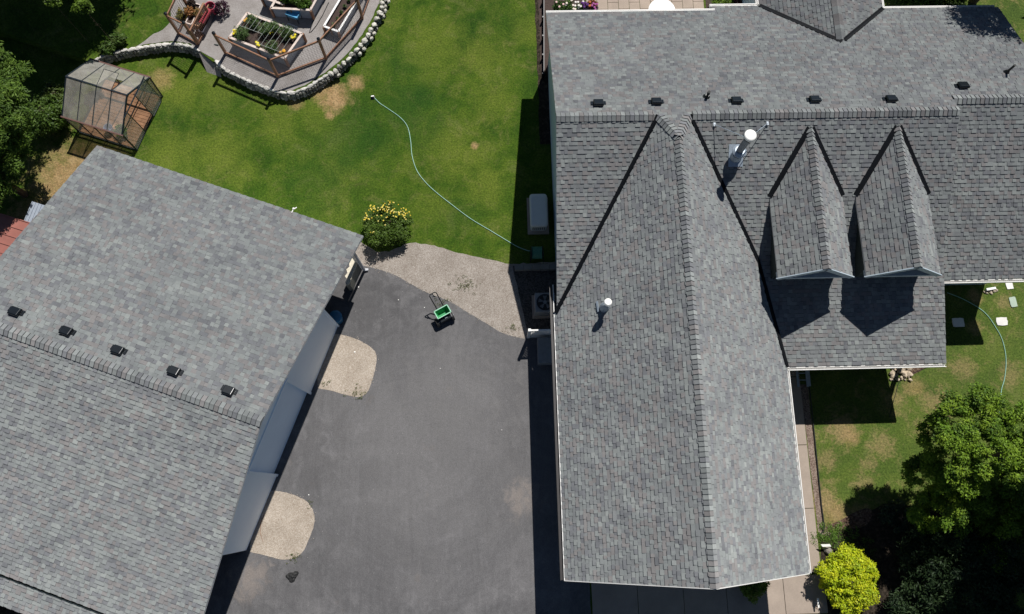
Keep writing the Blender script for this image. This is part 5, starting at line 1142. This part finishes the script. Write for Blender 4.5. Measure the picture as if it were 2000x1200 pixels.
me = bpy.data.meshes.new('rag'); bm.to_mesh(me); bm.free(); me.materials.append(RUBBER); o = bpy.data.objects.new('black_rag', me); o.location = (q.x, q.y, .012); o.rotation_euler = (0, 0, .5); link(o); tag(o, 'crumpled black rag lying alone on the lower driveway', 'rag')
pts = [at(*p, .03) for p in [(517, 1003), (510, 1020), (508, 1040), (514, 1060)]]; mb = MB(); mb.tube(pts, [.012, .01, .008, .004], 5); tag(mb.build('twig', WOOD), 'thin curved twig on the lower gravel island', 'twig')
for i, (px, py, r) in enumerate(((700, 561, .035), (693, 688, .035), (778, 586, .02), (829, 601, .02), (603, 967, .025), (860, 720, .015), (980, 840, .015))):
    q = at(px, py, .02); mb = MB(); mb.blob((0, 0, 0), r, r, r * .6, .2, tint=(.75, .74, .7)); o = mb.build('white_pebble', STONE); o.location = (q.x, q.y, .018)
    tag(o, ('white pebble on the driveway near the garage recess', 'white pebble in the middle of the upper gravel island', 'tiny white pebble on the upper driveway left of the spreader', 'tiny white pebble just left of the spreader handle', 'white pebble at the edge of the lower gravel island', 'tiny white pebble on the driveway below the spreader', 'tiny white pebble in the right half of the driveway')[i], 'pebble', 'white pebbles on driveway and gravel')

# stepping stones, downspout spill, stone pile, ladder, markers
STEP = mat_concrete('white_paver', (.72, .70, .66)); STEPG = mat_concrete('greenish_paver', (.36, .44, .36))
for i, (px, py, wx, wy, rot, lb) in enumerate(((1971, 555, .27, .42, .1, 'white stepping stone partly under the right eave'), (1979, 590, .27, .42, .1, 'greenish stepping stone between two white ones'), (1957, 628, .44, .33, 0, 'white stepping stone beside the curve of the green hose'), (1872, 630, .46, .36, 0, 'stepping stone in the deep shade below the right eave'))):
    q = at(px, py, .03); rnd = random.Random(i); P_ = []
    for k in range(16):
        a = k / 16 * 2 * math.pi; c_, s_ = math.cos(a), math.sin(a); m_ = max(abs(c_), abs(s_)) ** .8; P_.append(Vector((c_ / m_ * wx / 2 * rnd.uniform(.94, 1.04), s_ / m_ * wy / 2 * rnd.uniform(.94, 1.04), -.02)))
    mb = MB(); mb.prism(P_, (0, 0, .055)); o = mb.build('stepping_stone', STEPG if i == 1 else STEP); o.location = (q.x, q.y, .0); o.rotation_euler = (0, 0, rot); tag(o, lb, 'stepping stone', 'stepping stones on the right lawn')
mb = MB(); a = at(1926, 566, .12); b = at(1944, 563, .06); mb.bar(a, b, .09, .07); o = mb.build('downspout_extension', TRIM); tag(o, 'white downspout extension poking into the sun beside the right stepping stones', 'downspout')
mb = MB(); rnd = random.Random(17)
for _ in range(12): q = at(rnd.uniform(1922, 1948), rnd.uniform(566, 574), .02); mb.blob((q.x, q.y, .02), .06, .05, .04, .25, rnd.uniform(0, 3), (.4, .34, .26), rnd=rnd)
tag(mb.build('splash_stones', STONE), 'handful of small stones under the white downspout extension', 'stones')
mb = MB(); rnd = random.Random(18)
for k in range(70):
    x = rnd.uniform(1738, 1780); y = rnd.uniform(700, 744)
    if (x - 1738) < (y - 760) * -.1: pass
    q = at(x, y, .05); r = rnd.uniform(.05, .11) * (1.1 if y < 735 else .7); g = rnd.uniform(.7, 1.1); mb.blob((q.x, q.y, rnd.uniform(.02, .1)), r, r * .8, r * .6, .25, rnd.uniform(0, 3), (.48 * g, .40 * g, .30 * g), rnd=rnd)
tag(mb.build('stone_pile', STONE), 'pile of tan rounded stones at the corner below the porch eave', 'stones')
sheet('mulch_patch', smoothpoly([at(*q_) for q_ in [(1765, 700), (1830, 700), (1815, 714), (1790, 730), (1770, 735)]]), .006, BARK, .03, .2)
ld = thing('ladder', 'aluminium extension ladder lying in the shade below the porch eave', 'ladder', (11.66, 3.80, .08))
top = Vector((.02, 2.6, .0))
for s_, dx in ((0, 0), (1, .36)):
    mb = MB(); mb.bar(Vector((dx - .16, 0, 0)), Vector((dx - .16, 0, 0)) + top, .03, .08, Vector((0, 1, 0))); mb.build('rail', GALV, ld)
mb = MB(); mb.bar(Vector((.28, .02, 0)), Vector((.28, .02, 0)) + top, .03, .08, Vector((0, 1, 0))); mb.build('outer_rail', GALV, ld)
mb = MB()
for k in range(1, 10): p = top * (k / 10); mb.bar(p + Vector((-.15, 0, 0)), p + Vector((.19, 0, 0)), .03, .03)
mb.build('rungs', GALV, ld)
for (px, py, z, lb) in ((1613, 1066, .3, 'small tilted white panel marker in the ground cover beside the walkway'), (1598, 1178, .3, 'small pale marker in the shade of the globe shrub')):
    q = at(px, py, z); root = thing('garden_marker', lb, 'marker', (q.x, q.y, 0)); big = px > 1600
    mb = MB(); mb.prism([Vector((-.19, .05, .30)), Vector((.15, .05, .28)), Vector((.20, -.04, .26)), Vector((-.12, -.04, .28))] if big else [Vector((-.03, .16, .3)), Vector((.04, .16, .3)), Vector((.03, -.16, .28)), Vector((-.02, -.16, .28))], (0, 0, .02)); mb.build('panel', WHITE, root)
    mb = MB(); mb.bar((0, 0, 0), (0, 0, .28), .03, .03, U); mb.build('stake', GALV, root)
q = at(1617, 1076, .05); mb = MB(); mb.blob((q.x, q.y, .06), .16, .13, .12, .2, tint=(.22, .2, .17)); tag(mb.build('rock', STONE), 'grey rock in the ground cover just below the white marker', 'rock')
# patio furniture
q = at(1293, 24, .74); pt = thing('patio_table', 'round white patio table partly hidden behind the rear eave', 'table', (q.x, q.y + .08, 0))
mb = MB(); mb.lathe((0, 0, .70), [(.52, 0), (.56, .02), (.56, .04), (.5, .05)], 36); mb.build('table_top', WHITE, pt)
mb = MB(); mb.lathe((0, 0, 0), [(.25, .02), (.24, .04), (.04, .08), (.035, .7)], 14); mb.build('pedestal', WHITE, pt)
q = at(1476, 8, .5); ch = thing('garden_chair', 'white slatted garden chair behind the stepped eave', 'chair', (q.x, q.y, 0))
mb = MB()
for k in range(5): mb.box(-.22 + k * .09, -.16 + k * .09, -.22, .22, .42, .44)
mb.build('seat', WHITE, ch)
for x in (-.21, .21):
    for y in (-.2, .2): mb = MB(); mb.box(x - .02, x + .02, y - .02, y + .02, 0, .42); mb.build('leg', WHITE, ch)
mb = MB()
for k in range(5): mb.box(-.22 + k * .1, -.17 + k * .1, .2, .23, .44, .9)
mb.build('backrest', WHITE, ch)
